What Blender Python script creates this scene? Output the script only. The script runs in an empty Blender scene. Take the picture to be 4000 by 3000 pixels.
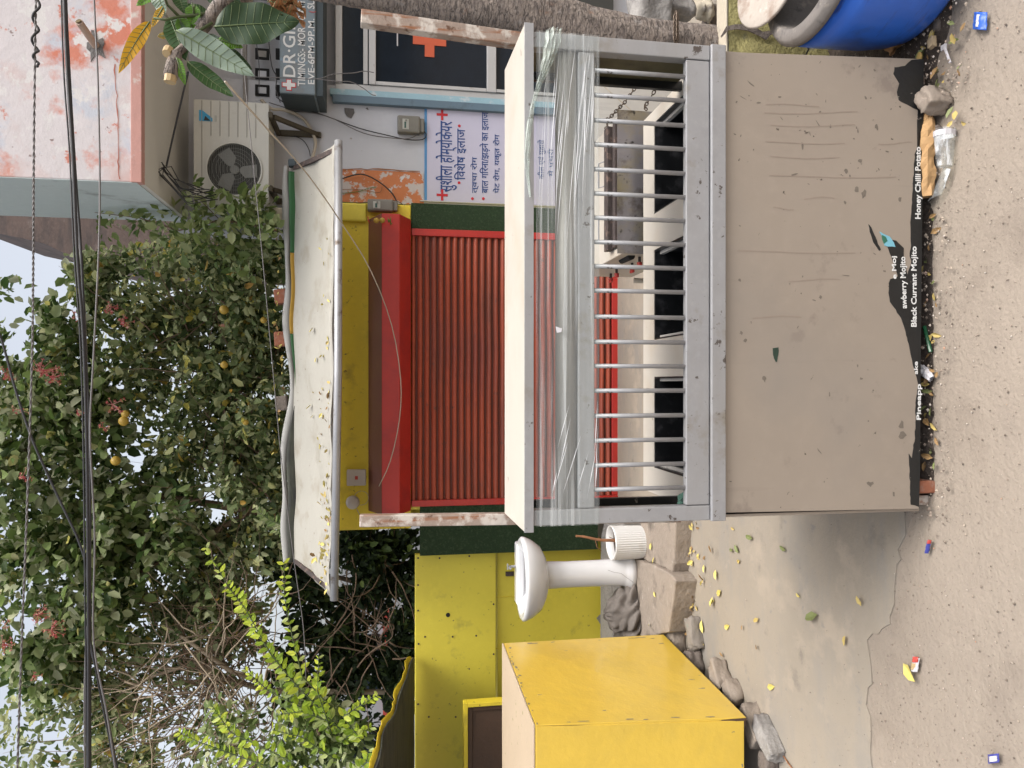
import bpy, bmesh, math, random
import numpy as np
from mathutils import Vector, Matrix, noise as mnoise
R = math.radians
random.seed(7); rng = np.random.default_rng(7)
S = bpy.context.scene
COL = S.collection

# ---------------------------------------------------------------- camera
CAM_H, PITCH, FPX = 1.7, R(9.5), 2900.0
cd = bpy.data.cameras.new('camera'); cam = bpy.data.objects.new('camera', cd); COL.objects.link(cam)
FW = Vector((0, math.cos(PITCH), -math.sin(PITCH)))
UP = Vector((0, math.sin(PITCH), math.cos(PITCH)))
RT = Vector((1, 0, 0))
mm = Matrix((-UP, RT, -FW)).transposed().to_4x4()      # phone held sideways: world up is picture left
mm.translation = Vector((0, 0, CAM_H))
cam.matrix_world = mm
cd.sensor_fit = 'HORIZONTAL'; cd.sensor_width = 36; cd.lens = 36 * FPX / 4000
cd.clip_start = 0.05; cd.clip_end = 2000
S.camera = cam

# ---------------------------------------------------------------- world, sun, exposure
SUN_DIR = Vector((0.70, -0.45, 1.35)).normalized()        # towards the sun
SUN_EL = math.asin(SUN_DIR.z); SUN_ROT = math.atan2(SUN_DIR.x, SUN_DIR.y)
w = bpy.data.worlds.new('World'); S.world = w; w.use_nodes = True
nt = w.node_tree; nt.nodes.clear()
sk = nt.nodes.new('ShaderNodeTexSky'); sk.sky_type = 'NISHITA'; sk.sun_disc = False
sk.sun_elevation = SUN_EL; sk.sun_rotation = SUN_ROT; sk.dust_density = 6.0; sk.air_density = 1.0; sk.ozone_density = 1.0
hs = nt.nodes.new('ShaderNodeHueSaturation'); hs.inputs['Saturation'].default_value = 0.36
bg = nt.nodes.new('ShaderNodeBackground'); bg.inputs['Strength'].default_value = 0.15
wo = nt.nodes.new('ShaderNodeOutputWorld')
nt.links.new(sk.outputs[0], hs.inputs['Color']); nt.links.new(hs.outputs[0], bg.inputs[0]); nt.links.new(bg.outputs[0], wo.inputs[0])
sd = bpy.data.lights.new('sun', 'SUN'); sd.energy = 0.85; sd.angle = R(28); sd.color = (1.0, 0.96, 0.9)
so = bpy.data.objects.new('sun', sd); COL.objects.link(so)
so.rotation_euler = (-SUN_DIR).to_track_quat('-Z', 'Y').to_euler(); so.location = (3, -3, 8)
S.view_settings.view_transform = 'Standard'; S.view_settings.look = 'None'
S.view_settings.exposure = 1.0; S.view_settings.gamma = 1
S.render.film_transparent = False
S.cycles.transparent_max_bounces = 24

# ---------------------------------------------------------------- helpers
O0 = Vector((0, 0, CAM_H))
def ray(x, y): return FW + RT * ((1500 - y) / FPX) - UP * ((x - 2000) / FPX)
def onY(x, y, Y):
    d = ray(x, y); return O0 + d * (Y / d.y)
def onZ(x, y, Z):
    d = ray(x, y); return O0 + d * ((Z - CAM_H) / d.z)
def onX(x, y, X):
    d = ray(x, y); return O0 + d * (X / d.x)

class MB:
    def __init__(s): s.v = []; s.f = []; s.m = []
    def add(s, vs, fs, mi=0):
        b = len(s.v); s.v += [Vector(v) for v in vs]
        for f in fs: s.f.append([b + i for i in f]); s.m.append(mi)
        return s
    def quad(s, a, b, c, d, mi=0): return s.add([a, b, c, d], [(0, 1, 2, 3)], mi)
    def hexa(s, p, mi=0):      # 4 bottom pts ccw, 4 top pts ccw
        return s.add(p, [(3, 2, 1, 0), (4, 5, 6, 7), (0, 1, 5, 4), (1, 2, 6, 5), (2, 3, 7, 6), (3, 0, 4, 7)], mi)
    def box(s, x0, x1, y0, y1, z0, z1, mi=0, rot=None, piv=None):
        p = [Vector(q) for q in ((x0, y0, z0), (x1, y0, z0), (x1, y1, z0), (x0, y1, z0), (x0, y0, z1), (x1, y0, z1), (x1, y1, z1), (x0, y1, z1))]
        if rot is not None:
            c = Vector(piv) if piv is not None else sum(p, Vector()) / 8
            p = [c + rot @ (q - c) for q in p]
        return s.hexa(p, mi)
    def tube(s, path, r, n=8, mi=0, cap=True):
        path = [Vector(p) for p in path]; k = len(path)
        rr = r if isinstance(r, (list, tuple)) else [r] * k
        t0 = (path[1] - path[0]).normalized()
        a = Vector((0, 0, 1)) if abs(t0.z) < 0.9 else Vector((1, 0, 0))
        u = t0.cross(a).normalized(); vs = []
        for i, p in enumerate(path):
            t = (path[min(i + 1, k - 1)] - path[max(i - 1, 0)]).normalized()
            u = (u - t * u.dot(t)).normalized(); w_ = t.cross(u)
            for j in range(n):
                an = 2 * math.pi * j / n; vs.append(p + (u * math.cos(an) + w_ * math.sin(an)) * rr[i])
        fs = [(i * n + j, i * n + (j + 1) % n, (i + 1) * n + (j + 1) % n, (i + 1) * n + j) for i in range(k - 1) for j in range(n)]
        if cap: fs += [tuple(range(n))[::-1], tuple((k - 1) * n + j for j in range(n))]
        return s.add(vs, fs, mi)
    def bar(s, a, b, w_, d_, mi=0, side=Vector((1, 0, 0))):
        a = Vector(a); b = Vector(b); t = (b - a).normalized(); u = (side - t * side.dot(t)).normalized(); v = t.cross(u)
        q = [(-1, -1), (1, -1), (1, 1), (-1, 1)]
        p = [a + u * (w_ / 2 * i) + v * (d_ / 2 * j) for i, j in q] + [b + u * (w_ / 2 * i) + v * (d_ / 2 * j) for i, j in q]
        return s.hexa(p, mi)
    def lathe(s, c, prof, n=32, mi=0, sx=1, sy=1, axis=None):
        c = Vector(c); vs = []
        for r_, z in prof:
            for j in range(n):
                an = 2 * math.pi * j / n; q = Vector((r_ * math.cos(an) * sx, r_ * math.sin(an) * sy, z))
                if axis is not None: q = axis @ q
                vs.append(c + q)
        fs = [(i * n + j, i * n + (j + 1) % n, (i + 1) * n + (j + 1) % n, (i + 1) * n + j) for i in range(len(prof) - 1) for j in range(n)]
        return s.add(vs, fs, mi)
    def prism(s, poly, n, th, mi=0):     # planar polygon of 3-D points, thickness along n
        n = Vector(n).normalized() * th; k = len(poly); a = [Vector(p) for p in poly]; b = [p + n for p in a]
        return s.add(a + b, [tuple(range(k)), tuple(range(2 * k - 1, k - 1, -1))] + [(i, i + k, (i + 1) % k + k, (i + 1) % k) for i in range(k)], mi)
    def grid(s, fn, nu, nv, mi=0):
        vs = [fn(i / nu, j / nv) for i in range(nu + 1) for j in range(nv + 1)]
        return s.add(vs, [(i * (nv + 1) + j, (i + 1) * (nv + 1) + j, (i + 1) * (nv + 1) + j + 1, i * (nv + 1) + j + 1) for i in range(nu) for j in range(nv)], mi)

def wloc(o):
    v = Vector()
    while o is not None: v += o.location; o = o.parent
    return v
def tag(o, label=None, cat=None, group=None, kind=None):
    if label: o['label'] = label
    if cat: o['category'] = cat
    if group: o['group'] = group
    if kind: o['kind'] = kind
    return o
def thing(name, label, cat, loc, group=None):
    o = bpy.data.objects.new(name, None); COL.objects.link(o); o.location = loc; o.empty_display_size = .1
    return tag(o, label, cat, group)
def finish(o, smooth=False, bevel=0, seg=2, solid=0, sub=0, recalc=True):
    me = o.data
    if recalc:
        b = bmesh.new(); b.from_mesh(me); bmesh.ops.recalc_face_normals(b, faces=b.faces); b.to_mesh(me); b.free()
    if smooth:
        for p in me.polygons: p.use_smooth = True
    if solid:
        m = o.modifiers.new('solid', 'SOLIDIFY'); m.thickness = solid; m.offset = 0
    if bevel:
        m = o.modifiers.new('bevel', 'BEVEL'); m.width = bevel; m.segments = seg; m.limit_method = 'ANGLE'; m.angle_limit = R(40)
    if sub:
        m = o.modifiers.new('sub', 'SUBSURF'); m.levels = sub; m.render_levels = sub
def build(mb, name, mats, parent=None, label=None, cat=None, group=None, kind=None, smooth=False, bevel=0, solid=0, sub=0, recalc=True):
    if not isinstance(mats, (list, tuple)): mats = [mats]
    if parent is None:
        lo = Vector((min(v.x for v in mb.v), min(v.y for v in mb.v), min(v.z for v in mb.v)))
        hi = Vector((max(v.x for v in mb.v), max(v.y for v in mb.v), 0))
        org = Vector(((lo.x + hi.x) / 2, (lo.y + hi.y) / 2, lo.z)); loc = org
    else: org = wloc(parent); loc = Vector()
    me = bpy.data.meshes.new(name); me.from_pydata([tuple(v - org) for v in mb.v], [], mb.f)
    for m in mats: me.materials.append(m)
    me.polygons.foreach_set('material_index', mb.m); me.update()
    o = bpy.data.objects.new(name, me); COL.objects.link(o); o.location = loc; o.parent = parent
    finish(o, smooth, bevel, 2, solid, sub, recalc)
    return tag(o, label, cat, group, kind)
def copy_of(o, loc, rot=None, parent=None, label=None, scale=None):
    c = o.copy(); COL.objects.link(c); c.location = loc
    if rot is not None: c.rotation_euler = rot
    if scale is not None: c.scale = scale
    if parent is not None: c.parent = parent
    if label: c['label'] = label
    return c
def text(body, size, mat_, parent, pos, name='lettering', width=None, height=None, ext=.0006, bold=0, tilt=0, shear=0, Yd=None, **kw):
    """letters standing in the XZ plane facing the street; pos = lower left corner"""
    cu = bpy.data.curves.new('tmp', 'FONT'); cu.body = body; cu.size = size; cu.extrude = ext; cu.offset = bold; cu.shear = shear; cu.resolution_u = 3
    t = bpy.data.objects.new('tmp', cu); COL.objects.link(t)
    dg = bpy.context.evaluated_depsgraph_get(); me = bpy.data.meshes.new_from_object(t.evaluated_get(dg))
    bpy.data.objects.remove(t); bpy.data.curves.remove(cu)
    co = np.empty(len(me.vertices) * 3); me.vertices.foreach_get('co', co); co = co.reshape(-1, 3)
    if len(co) == 0: return None
    mn = co.min(0); mx = co.max(0); co[:, 0] -= mn[0]
    if width: co[:, 0] *= width / (mx[0] - mn[0])
    if height: co[:, 1] *= height / (mx[1] - mn[1])
    ca, sa = math.cos(tilt), math.sin(tilt)
    x = co[:, 0] * ca - co[:, 1] * sa; z = co[:, 0] * sa + co[:, 1] * ca
    P = Vector(pos) - (wloc(parent) if parent else Vector())
    me.vertices.foreach_set('co', np.stack([P.x + x, P.y - co[:, 2], P.z + z], 1).ravel()); me.update()
    me.materials.clear(); me.materials.append(mat_); me.name = name
    o = bpy.data.objects.new(name, me); COL.objects.link(o); o.parent = parent
    return tag(o, **kw)

# ---------------------------------------------------------------- materials
def mat(name, col, rough=.6, metal=0, var=.12, vs=6, bump=.1, bs=40, patches=(), streak=None, spec=.5, col2=None, coat=0, trans=0, space='Object', bdist=.01, rvar=.15, cracks=None):
    DIM = .80; dm = lambda c: tuple(q * DIM for q in c)
    col = dm(col); col2 = dm(col2) if col2 else None; patches = [(dm(p[0]), *p[1:]) for p in patches]
    if streak: streak = (dm(streak[0]), *streak[1:])
    m = bpy.data.materials.new(name); m.use_nodes = True; n = m.node_tree; L = n.links; bs_ = n.nodes['Principled BSDF']
    tc = n.nodes.new('ShaderNodeTexCoord'); C = tc.outputs[space]
    def nz(scale, det=6, ro=.6, vec=None):
        t = n.nodes.new('ShaderNodeTexNoise'); t.inputs['Scale'].default_value = scale; t.inputs['Detail'].default_value = det; t.inputs['Roughness'].default_value = ro
        L.new(vec or C, t.inputs['Vector']); return t.outputs['Fac']
    def ramp(f, a, b):
        r = n.nodes.new('ShaderNodeMapRange'); r.inputs['From Min'].default_value = a; r.inputs['From Max'].default_value = b; L.new(f, r.inputs['Value']); return r.outputs['Result']
    def mix(f, a, b):
        x = n.nodes.new('ShaderNodeMix'); x.data_type = 'RGBA'
        L.new(f, x.inputs[0])
        for s_, q in ((6, a), (7, b)):
            if isinstance(q, tuple): x.inputs[s_].default_value = (*q, 1)
            else: L.new(q, x.inputs[s_])
        return x.outputs[2]
    c1 = tuple(max(0, c * (1 - var)) for c in col); c2 = col2 or tuple(min(1, c * (1 + var)) for c in col)
    out = mix(ramp(nz(vs), .3, .7), c1, c2)
    fine = ramp(nz(vs * 9, 4), .3, .7)
    out = mix(fine, out, mix(fine, tuple(c * (1 - var * .8) for c in col), tuple(min(1, c * (1 + var * .5)) for c in col))) if var else out
    if streak:      # (colour, scale vector, lo, hi)
        mp = n.nodes.new('ShaderNodeMapping'); mp.inputs['Scale'].default_value = streak[1]; L.new(C, mp.inputs['Vector'])
        out = mix(ramp(nz(1, 8, .65, mp.outputs[0]), streak[2], streak[3]), out, streak[0])
    for p in patches:   # (colour, scale, lo, hi)
        mp = n.nodes.new('ShaderNodeMapping'); mp.inputs['Location'].default_value = (p[1] * 1.7, 3.1 * p[2], p[3] * 9); L.new(C, mp.inputs['Vector'])
        out = mix(ramp(nz(p[1], 9, .62, mp.outputs[0]), p[2], p[3]), out, p[0])
    cr = None
    if cracks:      # (colour, scale vector, width)
        mp = n.nodes.new('ShaderNodeMapping'); mp.inputs['Scale'].default_value = cracks[1]; L.new(C, mp.inputs['Vector'])
        nv = n.nodes.new('ShaderNodeTexNoise'); nv.inputs['Scale'].default_value = 1.2; nv.inputs['Detail'].default_value = 4; L.new(mp.outputs[0], nv.inputs['Vector'])
        va = n.nodes.new('ShaderNodeVectorMath'); va.operation = 'MULTIPLY_ADD'; L.new(nv.outputs['Color'], va.inputs[0]); va.inputs[1].default_value = (1.4, 1.4, 1.4); L.new(mp.outputs[0], va.inputs[2])
        vo = n.nodes.new('ShaderNodeTexVoronoi'); vo.feature = 'DISTANCE_TO_EDGE'; vo.inputs['Scale'].default_value = 1; L.new(va.outputs[0], vo.inputs['Vector'])
        cr = ramp(vo.outputs['Distance'], 0, cracks[2]); out = mix(cr, cracks[0], out)
    L.new(out, bs_.inputs['Base Color'])
    bs_.inputs['Metallic'].default_value = metal; bs_.inputs['Specular IOR Level'].default_value = spec
    if rvar:
        a = n.nodes.new('ShaderNodeMapRange'); a.inputs['To Min'].default_value = max(0, rough - rvar); a.inputs['To Max'].default_value = min(1, rough + rvar); L.new(nz(vs * 2), a.inputs['Value']); L.new(a.outputs[0], bs_.inputs['Roughness'])
    else: bs_.inputs['Roughness'].default_value = rough
    if coat: bs_.inputs['Coat Weight'].default_value = coat; bs_.inputs['Coat Roughness'].default_value = .15
    if trans: bs_.inputs['Transmission Weight'].default_value = trans
    if bump:
        b = n.nodes.new('ShaderNodeBump'); b.inputs['Strength'].default_value = bump; b.inputs['Distance'].default_value = bdist
        hh = nz(bs, 8, .6)
        if cr is not None:
            ad = n.nodes.new('ShaderNodeMath'); ad.operation = 'ADD'; L.new(hh, ad.inputs[0]); L.new(cr, ad.inputs[1]); hh = ad.outputs[0]
        L.new(hh, b.inputs['Height']); L.new(b.outputs[0], bs_.inputs['Normal'])
    return m
def leafmat(name, stops, trans=.45, rough=.6):
    m = bpy.data.materials.new(name); m.use_nodes = True; n = m.node_tree; L = n.links; n.nodes.clear()
    g = n.nodes.new('ShaderNodeNewGeometry'); r = n.nodes.new('ShaderNodeValToRGB'); L.new(g.outputs['Random Per Island'], r.inputs[0])
    e = r.color_ramp.elements
    while len(e) > 1: e.remove(e[-1])
    e[0].position = stops[0][0]; e[0].color = (*stops[0][1], 1)
    for p, c in stops[1:]:
        q = e.new(p); q.color = (*c, 1)
    p = n.nodes.new('ShaderNodeBsdfPrincipled'); p.inputs['Roughness'].default_value = rough; p.inputs['Specular IOR Level'].default_value = .4
    t = n.nodes.new('ShaderNodeBsdfTranslucent'); mx = n.nodes.new('ShaderNodeMixShader'); mx.inputs[0].default_value = trans
    o = n.nodes.new('ShaderNodeOutputMaterial'); L.new(r.outputs[0], p.inputs['Base Color']); L.new(r.outputs[0], t.inputs['Color'])
    L.new(p.outputs[0], mx.inputs[1]); L.new(t.outputs[0], mx.inputs[2]); L.new(mx.outputs[0], o.inputs['Surface'])
    return m
M = {}
M['steel'] = mat('steel', (.40, .40, .41), .52, .4, .12, 5, .06, 60, streak=((.36, .35, .34), (1.5, 20, 6), .5, .75), patches=(((.12, .10, .09), 26, .64, .67), ((.30, .27, .23), 7, .58, .72), ((.22, .19, .17), 50, .66, .70)))
M['cream'] = mat('cream_laminate', (.61, .56, .485), .45, 0, .05, 3, .02, 80, patches=(((.34, .28, .22), 22, .68, .72), ((.56, .47, .36), 3, .5, .75)))
M['panel'] = mat('tan_sheet', (.375, .318, .262), .42, .2, .06, 2.5, .03, 90, streak=((.30, .25, .21), (10, 10, .5), .60, .75), patches=(((.10, .08, .06), 34, .69, .71), ((.30, .25, .21), 9, .62, .70), ((.40, .16, .05), 60, .745, .76), ((.31, .275, .24), 1.7, .5, .8)))
M['black'] = mat('black_film', (.012, .013, .014), .35, 0, .3, 12, .1, 60, patches=(((.25, .22, .19), 30, .66, .69),))
M['tray'] = mat('black_tray', (.014, .015, .017), .35, .2, .4, 18, .15, 30, patches=(((.06, .06, .065), 16, .52, .66), ((.3, .3, .3), 60, .72, .74)))
M['white_letter'] = mat('white_letter', (.78, .78, .76), .5, 0, .03, 5, 0)
M['red_letter'] = mat('red_letter', (.62, .02, .03), .5, 0, .05, 5, 0)
M['blue_letter'] = mat('blue_letter', (.02, .07, .26), .5, 0, .05, 5, 0)
M['rust_tube'] = mat('rusty_tube', (.36, .28, .23), .6, .2, .2, 8, .3, 40, streak=((.30, .12, .05), (60, 60, 3), .5, .62), patches=(((.62, .56, .50), 12, .52, .6), ((.14, .07, .04), 20, .6, .68)))
M['red_hood'] = mat('red_paint', (.55, .035, .025), .35, 0, .12, 3, .04, 30, patches=(((.38, .03, .03), 4, .5, .75),), coat=.2)
M['maroon'] = mat('maroon_paint', (.24, .085, .06), .45, 0, .15, 3, .05, 30)
M['slat'] = mat('red_slats', (.45, .082, .035), .5, 0, .2, 3, .1, 30, streak=((.22, .072, .045), (1.0, 10, 9), .46, .70), patches=(((.12, .065, .05), 14, .62, .74), ((.28, .065, .045), 2, .45, .7)))
M['yellow'] = mat('yellow_wall', (.80, .68, .075), .5, 0, .08, 2.5, .12, 30, patches=(((.32, .27, .07), 5, .58, .8), ((.13, .11, .05), 24, .66, .72), ((.45, .45, .42), 3.3, .72, .74)))
M['yellow_dark'] = mat('mustard_wall', (.84, .66, .045), .55, 0, .1, 2.5, .15, 30, patches=(((.12, .09, .03), 20, .63, .70), ((.30, .22, .04), 5, .55, .8)))
M['yellow_box'] = mat('yellow_sheet', (.84, .575, .075), .36, 0, .06, 1.8, .22, 2.6, bdist=.05, patches=(((.30, .24, .12), 20, .70, .73), ((.72, .50, .08), 4, .5, .8)), streak=((.60, .45, .12), (30, 2, 2), .68, .74), coat=.5)
M['box_top'] = mat('box_top', (.55, .43, .30), .6, 0, .1, 5, .1, 40, patches=(((.25, .22, .08), 22, .64, .68),))
M['wood_dark'] = mat('dark_wood', (.09, .05, .03), .6, 0, .3, 6, .2, 30)
M['turf'] = mat('turf', (.018, .05, .012), .9, 0, .5, 90, 1, 160, bdist=.02, patches=(((.045, .08, .03), 60, .52, .62),))
M['white_wall'] = mat('white_wall', (.60, .61, .65), .75, 0, .06, 2, .2, 25, patches=(((.45, .44, .44), 4, .60, .75), ((.34, .30, .27), 12, .68, .72)))
M['orange_peel'] = mat('orange_plaster', (.62, .22, .09), .8, 0, .12, 4, .5, 18, patches=(((.62, .56, .54), 5.5, .50, .525), ((.66, .65, .66), 14, .6, .62)))
M['peel_wall'] = mat('peeling_pink', (.62, .58, .59), .8, 0, .08, 2, .4, 18, patches=(((.58, .20, .13), 2.2, .555, .64), ((.55, .19, .13), 7, .62, .66), ((.56, .36, .32), 1.6, .54, .74), ((.52, .54, .60), 3.4, .53, .62), ((.26, .20, .19), 14, .665, .69), ((.66, .64, .63), 7, .58, .62)))
M['side_wall'] = mat('pale_blue_wall', (.58, .66, .66), .8, 0, .08, 2, .15, 20, streak=((.10, .09, .09), (4, 1.2, 1), .60, .72))
M['soffit'] = mat('soffit', (.62, .60, .55), .8, 0, .06, 3, .1, 30)
M['stain_wall'] = mat('stained_brick', (.16, .115, .10), .9, 0, .3, 3, .5, 18, streak=((.07, .06, .06), (2, 2, 9), .45, .7), patches=(((.30, .24, .22), 5, .6, .7),))
M['slate'] = mat('slate_paint', (.13, .20, .26), .5, 0, .1, 4, .1, 30, patches=(((.06, .08, .10), 6, .6, .8),))
M['lightblue'] = mat('light_blue_paint', (.36, .56, .64), .5, 0, .1, 5, .05, 30, patches=(((.62, .68, .7), 9, .58, .66),))
M['sign_grey'] = mat('sign_grey', (.20, .25, .28), .55, 0, .12, 5, .15, 30, patches=(((.20, .19, .18), 6, .5, .7), ((.22, .33, .42), 8, .6, .7)))
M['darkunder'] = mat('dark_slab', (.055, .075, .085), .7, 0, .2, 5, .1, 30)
M['alu'] = mat('aluminium', (.62, .61, .60), .4, .3, .06, 6, .03, 40, patches=(((.40, .36, .33), 9, .64, .74),))
M['glass'] = mat('dark_glass', (.012, .019, .03), .12, 0, .3, 3, 0, 10, spec=.3, rvar=.04)
M['cross'] = mat('orange_cross', (.72, .13, .05), .5, 0, .06, 8, .03, 40)
M['poster'] = mat('poster', (.62, .60, .74), .4, 0, .03, 3, .04, 6)
M['ac'] = mat('ac_casing', (.60, .59, .53), .45, 0, .05, 5, .02, 40, patches=(((.40, .34, .26), 5, .6, .8),))
M['ac_dark'] = mat('ac_dark', (.035, .035, .03), .6, 0, .2, 9, .1, 40)
M['grill'] = mat('ac_grill', (.26, .26, .24), .5, .3, .1, 9, 0)
M['ac_blue'] = mat('ac_blue', (.03, .35, .62), .4, 0, .03, 9, 0)
M['bracket'] = mat('bracket', (.09, .075, .05), .8, .2, .3, 9, .3, 40)
M['wire'] = mat('black_wire', (.025, .025, .028), .55, 0, .2, 9, .1, 90)
M['wire_grey'] = mat('grey_wire', (.17, .16, .16), .5, .3, .2, 9, .1, 90)
M['string'] = mat('pale_string', (.55, .48, .38), .7, 0, .2, 9, .1, 90)
M['meter'] = mat('meter_plastic', (.20, .19, .16), .5, 0, .15, 9, .1, 40)
M['meter_face'] = mat('meter_face', (.45, .45, .40), .4, 0, .1, 9, 0)
M['lcd'] = mat('lcd', (.06, .12, .10), .2, 0, .1, 9, 0)
M['tarp'] = mat('tarp', (.41, .39, .34), .6, 0, .05, 3, .2, 8, bdist=.03, patches=(((.31, .28, .22), 5, .52, .72), ((.16, .13, .10), 30, .66, .70)))
M['tarp_roll'] = mat('tarp_roll', (.36, .355, .335), .6, 0, .08, 4, .15, 14, patches=(((.25, .22, .18), 9, .62, .74),))
M['tarp_green'] = mat('tarp_green', (.02, .11, .03), .6, 0, .15, 3, .1, 20)
M['tarp_orange'] = mat('tarp_orange', (.42, .24, .02), .6, 0, .15, 3, .1, 20)
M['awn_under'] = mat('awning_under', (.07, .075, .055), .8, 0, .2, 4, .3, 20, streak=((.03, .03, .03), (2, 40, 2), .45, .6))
M['awn_yellow'] = mat('awning_yellow', (.60, .45, .02), .6, 0, .1, 4, .2, 20)
M['pipe'] = mat('pipe', (.46, .46, .47), .4, .5, .12, 9, .1, 40, patches=(((.18, .14, .11), 9, .58, .68),))
M['porcelain'] = mat('porcelain', (.80, .80, .81), .16, 0, .02, 3, .01, 20, coat=.5, rvar=.05, patches=(((.55, .52, .47), 7, .66, .8),))
M['pot'] = mat('pot', (.78, .77, .75), .4, 0, .03, 3, .02, 20, patches=(((.55, .5, .44), 6, .6, .8),))
M['stem'] = mat('dry_stem', (.33, .15, .07), .8, 0, .3, 30, .3, 60)
M['stone'] = mat('stone', (.33, .275, .225), .9, 0, .15, 5, .8, 22, bdist=.015, patches=(((.17, .14, .115), 7, .55, .7), ((.45, .40, .34), 12, .6, .7)))
M['stone_dark'] = mat('stone_dark', (.17, .14, .12), .9, 0, .25, 6, .9, 26, bdist=.015)
M['brick'] = mat('brick', (.30, .11, .06), .9, 0, .25, 9, .6, 40, patches=(((.35, .27, .22), 8, .55, .68),))
M['cement_cloth'] = mat('grey_cloth', (.20, .175, .155), .95, 0, .2, 8, .5, 40)
M['moss'] = mat('mossy_plaster', (.38, .34, .14), .95, 0, .2, 30, .8, 60, patches=(((.30, .29, .24), 6, .56, .66), ((.16, .15, .12), 9, .63, .72)))
M['plaster'] = mat('plaster', (.52, .46, .36), .85, 0, .1, 6, .4, 30, patches=(((.27, .24, .21), 10, .6, .68),))
M['concrete'] = mat('grey_concrete', (.34, .32, .30), .9, 0, .25, 9, 1, 40, patches=(((.22, .2, .19), 8, .56, .7),))
M['drum'] = mat('blue_drum', (.03, .155, .68), .32, 0, .12, 3, .05, 30, patches=(((.04, .06, .16), 5, .58, .78), ((.20, .22, .30), 24, .68, .74)), streak=((.03, .06, .26), (6, 6, 30), .6, .75), coat=.15)
M['drum_rim'] = mat('dusty_rim', (.20, .18, .165), .7, 0, .2, 9, .25, 40, patches=(((.06, .06, .06), 9, .55, .66), ((.38, .33, .28), 14, .6, .72)))
M['lid'] = mat('dusty_lid', (.52, .46, .40), .75, 0, .12, 8, .25, 30, patches=(((.34, .26, .21), 10, .52, .66), ((.70, .67, .62), 18, .6, .7)))
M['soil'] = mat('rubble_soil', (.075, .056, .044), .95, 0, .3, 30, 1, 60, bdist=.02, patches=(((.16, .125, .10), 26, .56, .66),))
M['bark'] = mat('bark', (.275, .228, .195), .95, 0, .25, 14, .8, 60, bdist=.012, cracks=((.12, .10, .088), (13, 13, 62), .05), streak=((.17, .14, .125), (34, 34, 70), .50, .60), patches=(((.30, .18, .12), 16, .62, .72), ((.30, .27, .25), 26, .58, .68)))
M['twig'] = mat('twig', (.22, .15, .10), .9, 0, .3, 9, .2, 60)
M['twig_light'] = mat('pale_twig', (.34, .27, .19), .9, 0, .3, 9, .2, 60)
M['green_stem'] = mat('green_stem', (.07, .10, .03), .6, 0, .3, 9, .1, 60)
M['paper_bag'] = mat('paper_bag', (.48, .29, .13), .8, 0, .1, 8, .4, 14, bdist=.02)
M['cardboard'] = mat('cardboard', (.50, .28, .13), .8, 0, .2, 8, .3, 14)
M['red_pack'] = mat('red_pack', (.55, .07, .05), .6, 0, .2, 30, .1, 30)
M['white_pack'] = mat('white_pack', (.62, .60, .62), .5, 0, .1, 30, .1, 30)
M['blue_pack'] = mat('blue_pack', (.04, .14, .62), .35, 0, .2, 30, .1, 30)
M['navy_pack'] = mat('navy_pack', (.05, .06, .32), .5, 0, .2, 30, .1, 30)
M['tan_pack'] = mat('tan_pack', (.50, .36, .18), .5, 0, .2, 30, .1, 30)
M['lemon'] = mat('lemon', (.52, .34, .05), .45, 0, .1, 30, .2, 60)
M['chilli'] = mat('chilli', (.55, .03, .02), .4, 0, .2, 30, 0)
M['chilli_green'] = mat('chilli_green', (.10, .20, .02), .4, 0, .2, 30, 0)
M['switch'] = mat('switch_white', (.62, .57, .54), .5, 0, .04, 9, 0)
M['green_cloth'] = mat('green_cloth', (.10, .22, .17), .9, 0, .3, 20, .4, 40, patches=(((.02, .05, .04), 30, .56, .62),))
M['chain'] = mat('chain', (.16, .12, .09), .5, .6, .3, 60, .2, 90)
M['knob'] = mat('red_knob', (.52, .05, .04), .4, 0, .1, 30, 0)
M['burnt'] = mat('burnt_steel', (.30, .28, .29), .4, .5, .12, 4, .05, 30, patches=(((.36, .31, .20), 5, .50, .66), ((.09, .065, .045), 7, .52, .64), ((.05, .045, .04), 26, .60, .68)))
M['rust'] = mat('rust', (.08, .06, .055), .8, .2, .4, 30, .5, 60, patches=(((.22, .15, .12), 22, .55, .65),))
M['board'] = mat('marble_board', (.60, .57, .52), .6, 0, .06, 3, .05, 30, streak=((.42, .40, .38), (18, 18, 1.5), .55, .72), patches=(((.5, .34, .24), 6, .66, .8),))
M['far_white'] = mat('far_white', (.30, .32, .34), .8, 0, .1, 1, .1, 10)
M['far_red'] = mat('far_red', (.35, .04, .025), .7, 0, .1, 1, 0)
M['pipe_pvc'] = mat('pvc_pipe', (.46, .34, .27), .6, 0, .15, 9, .1, 40)
M['crumble'] = mat('crumbled_cement', (.16, .15, .145), .95, 0, .3, 30, 1, 60)
M['dark_hole'] = mat('dark_hole', (.012, .012, .012), .9, 0, .3, 9, 0)
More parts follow.
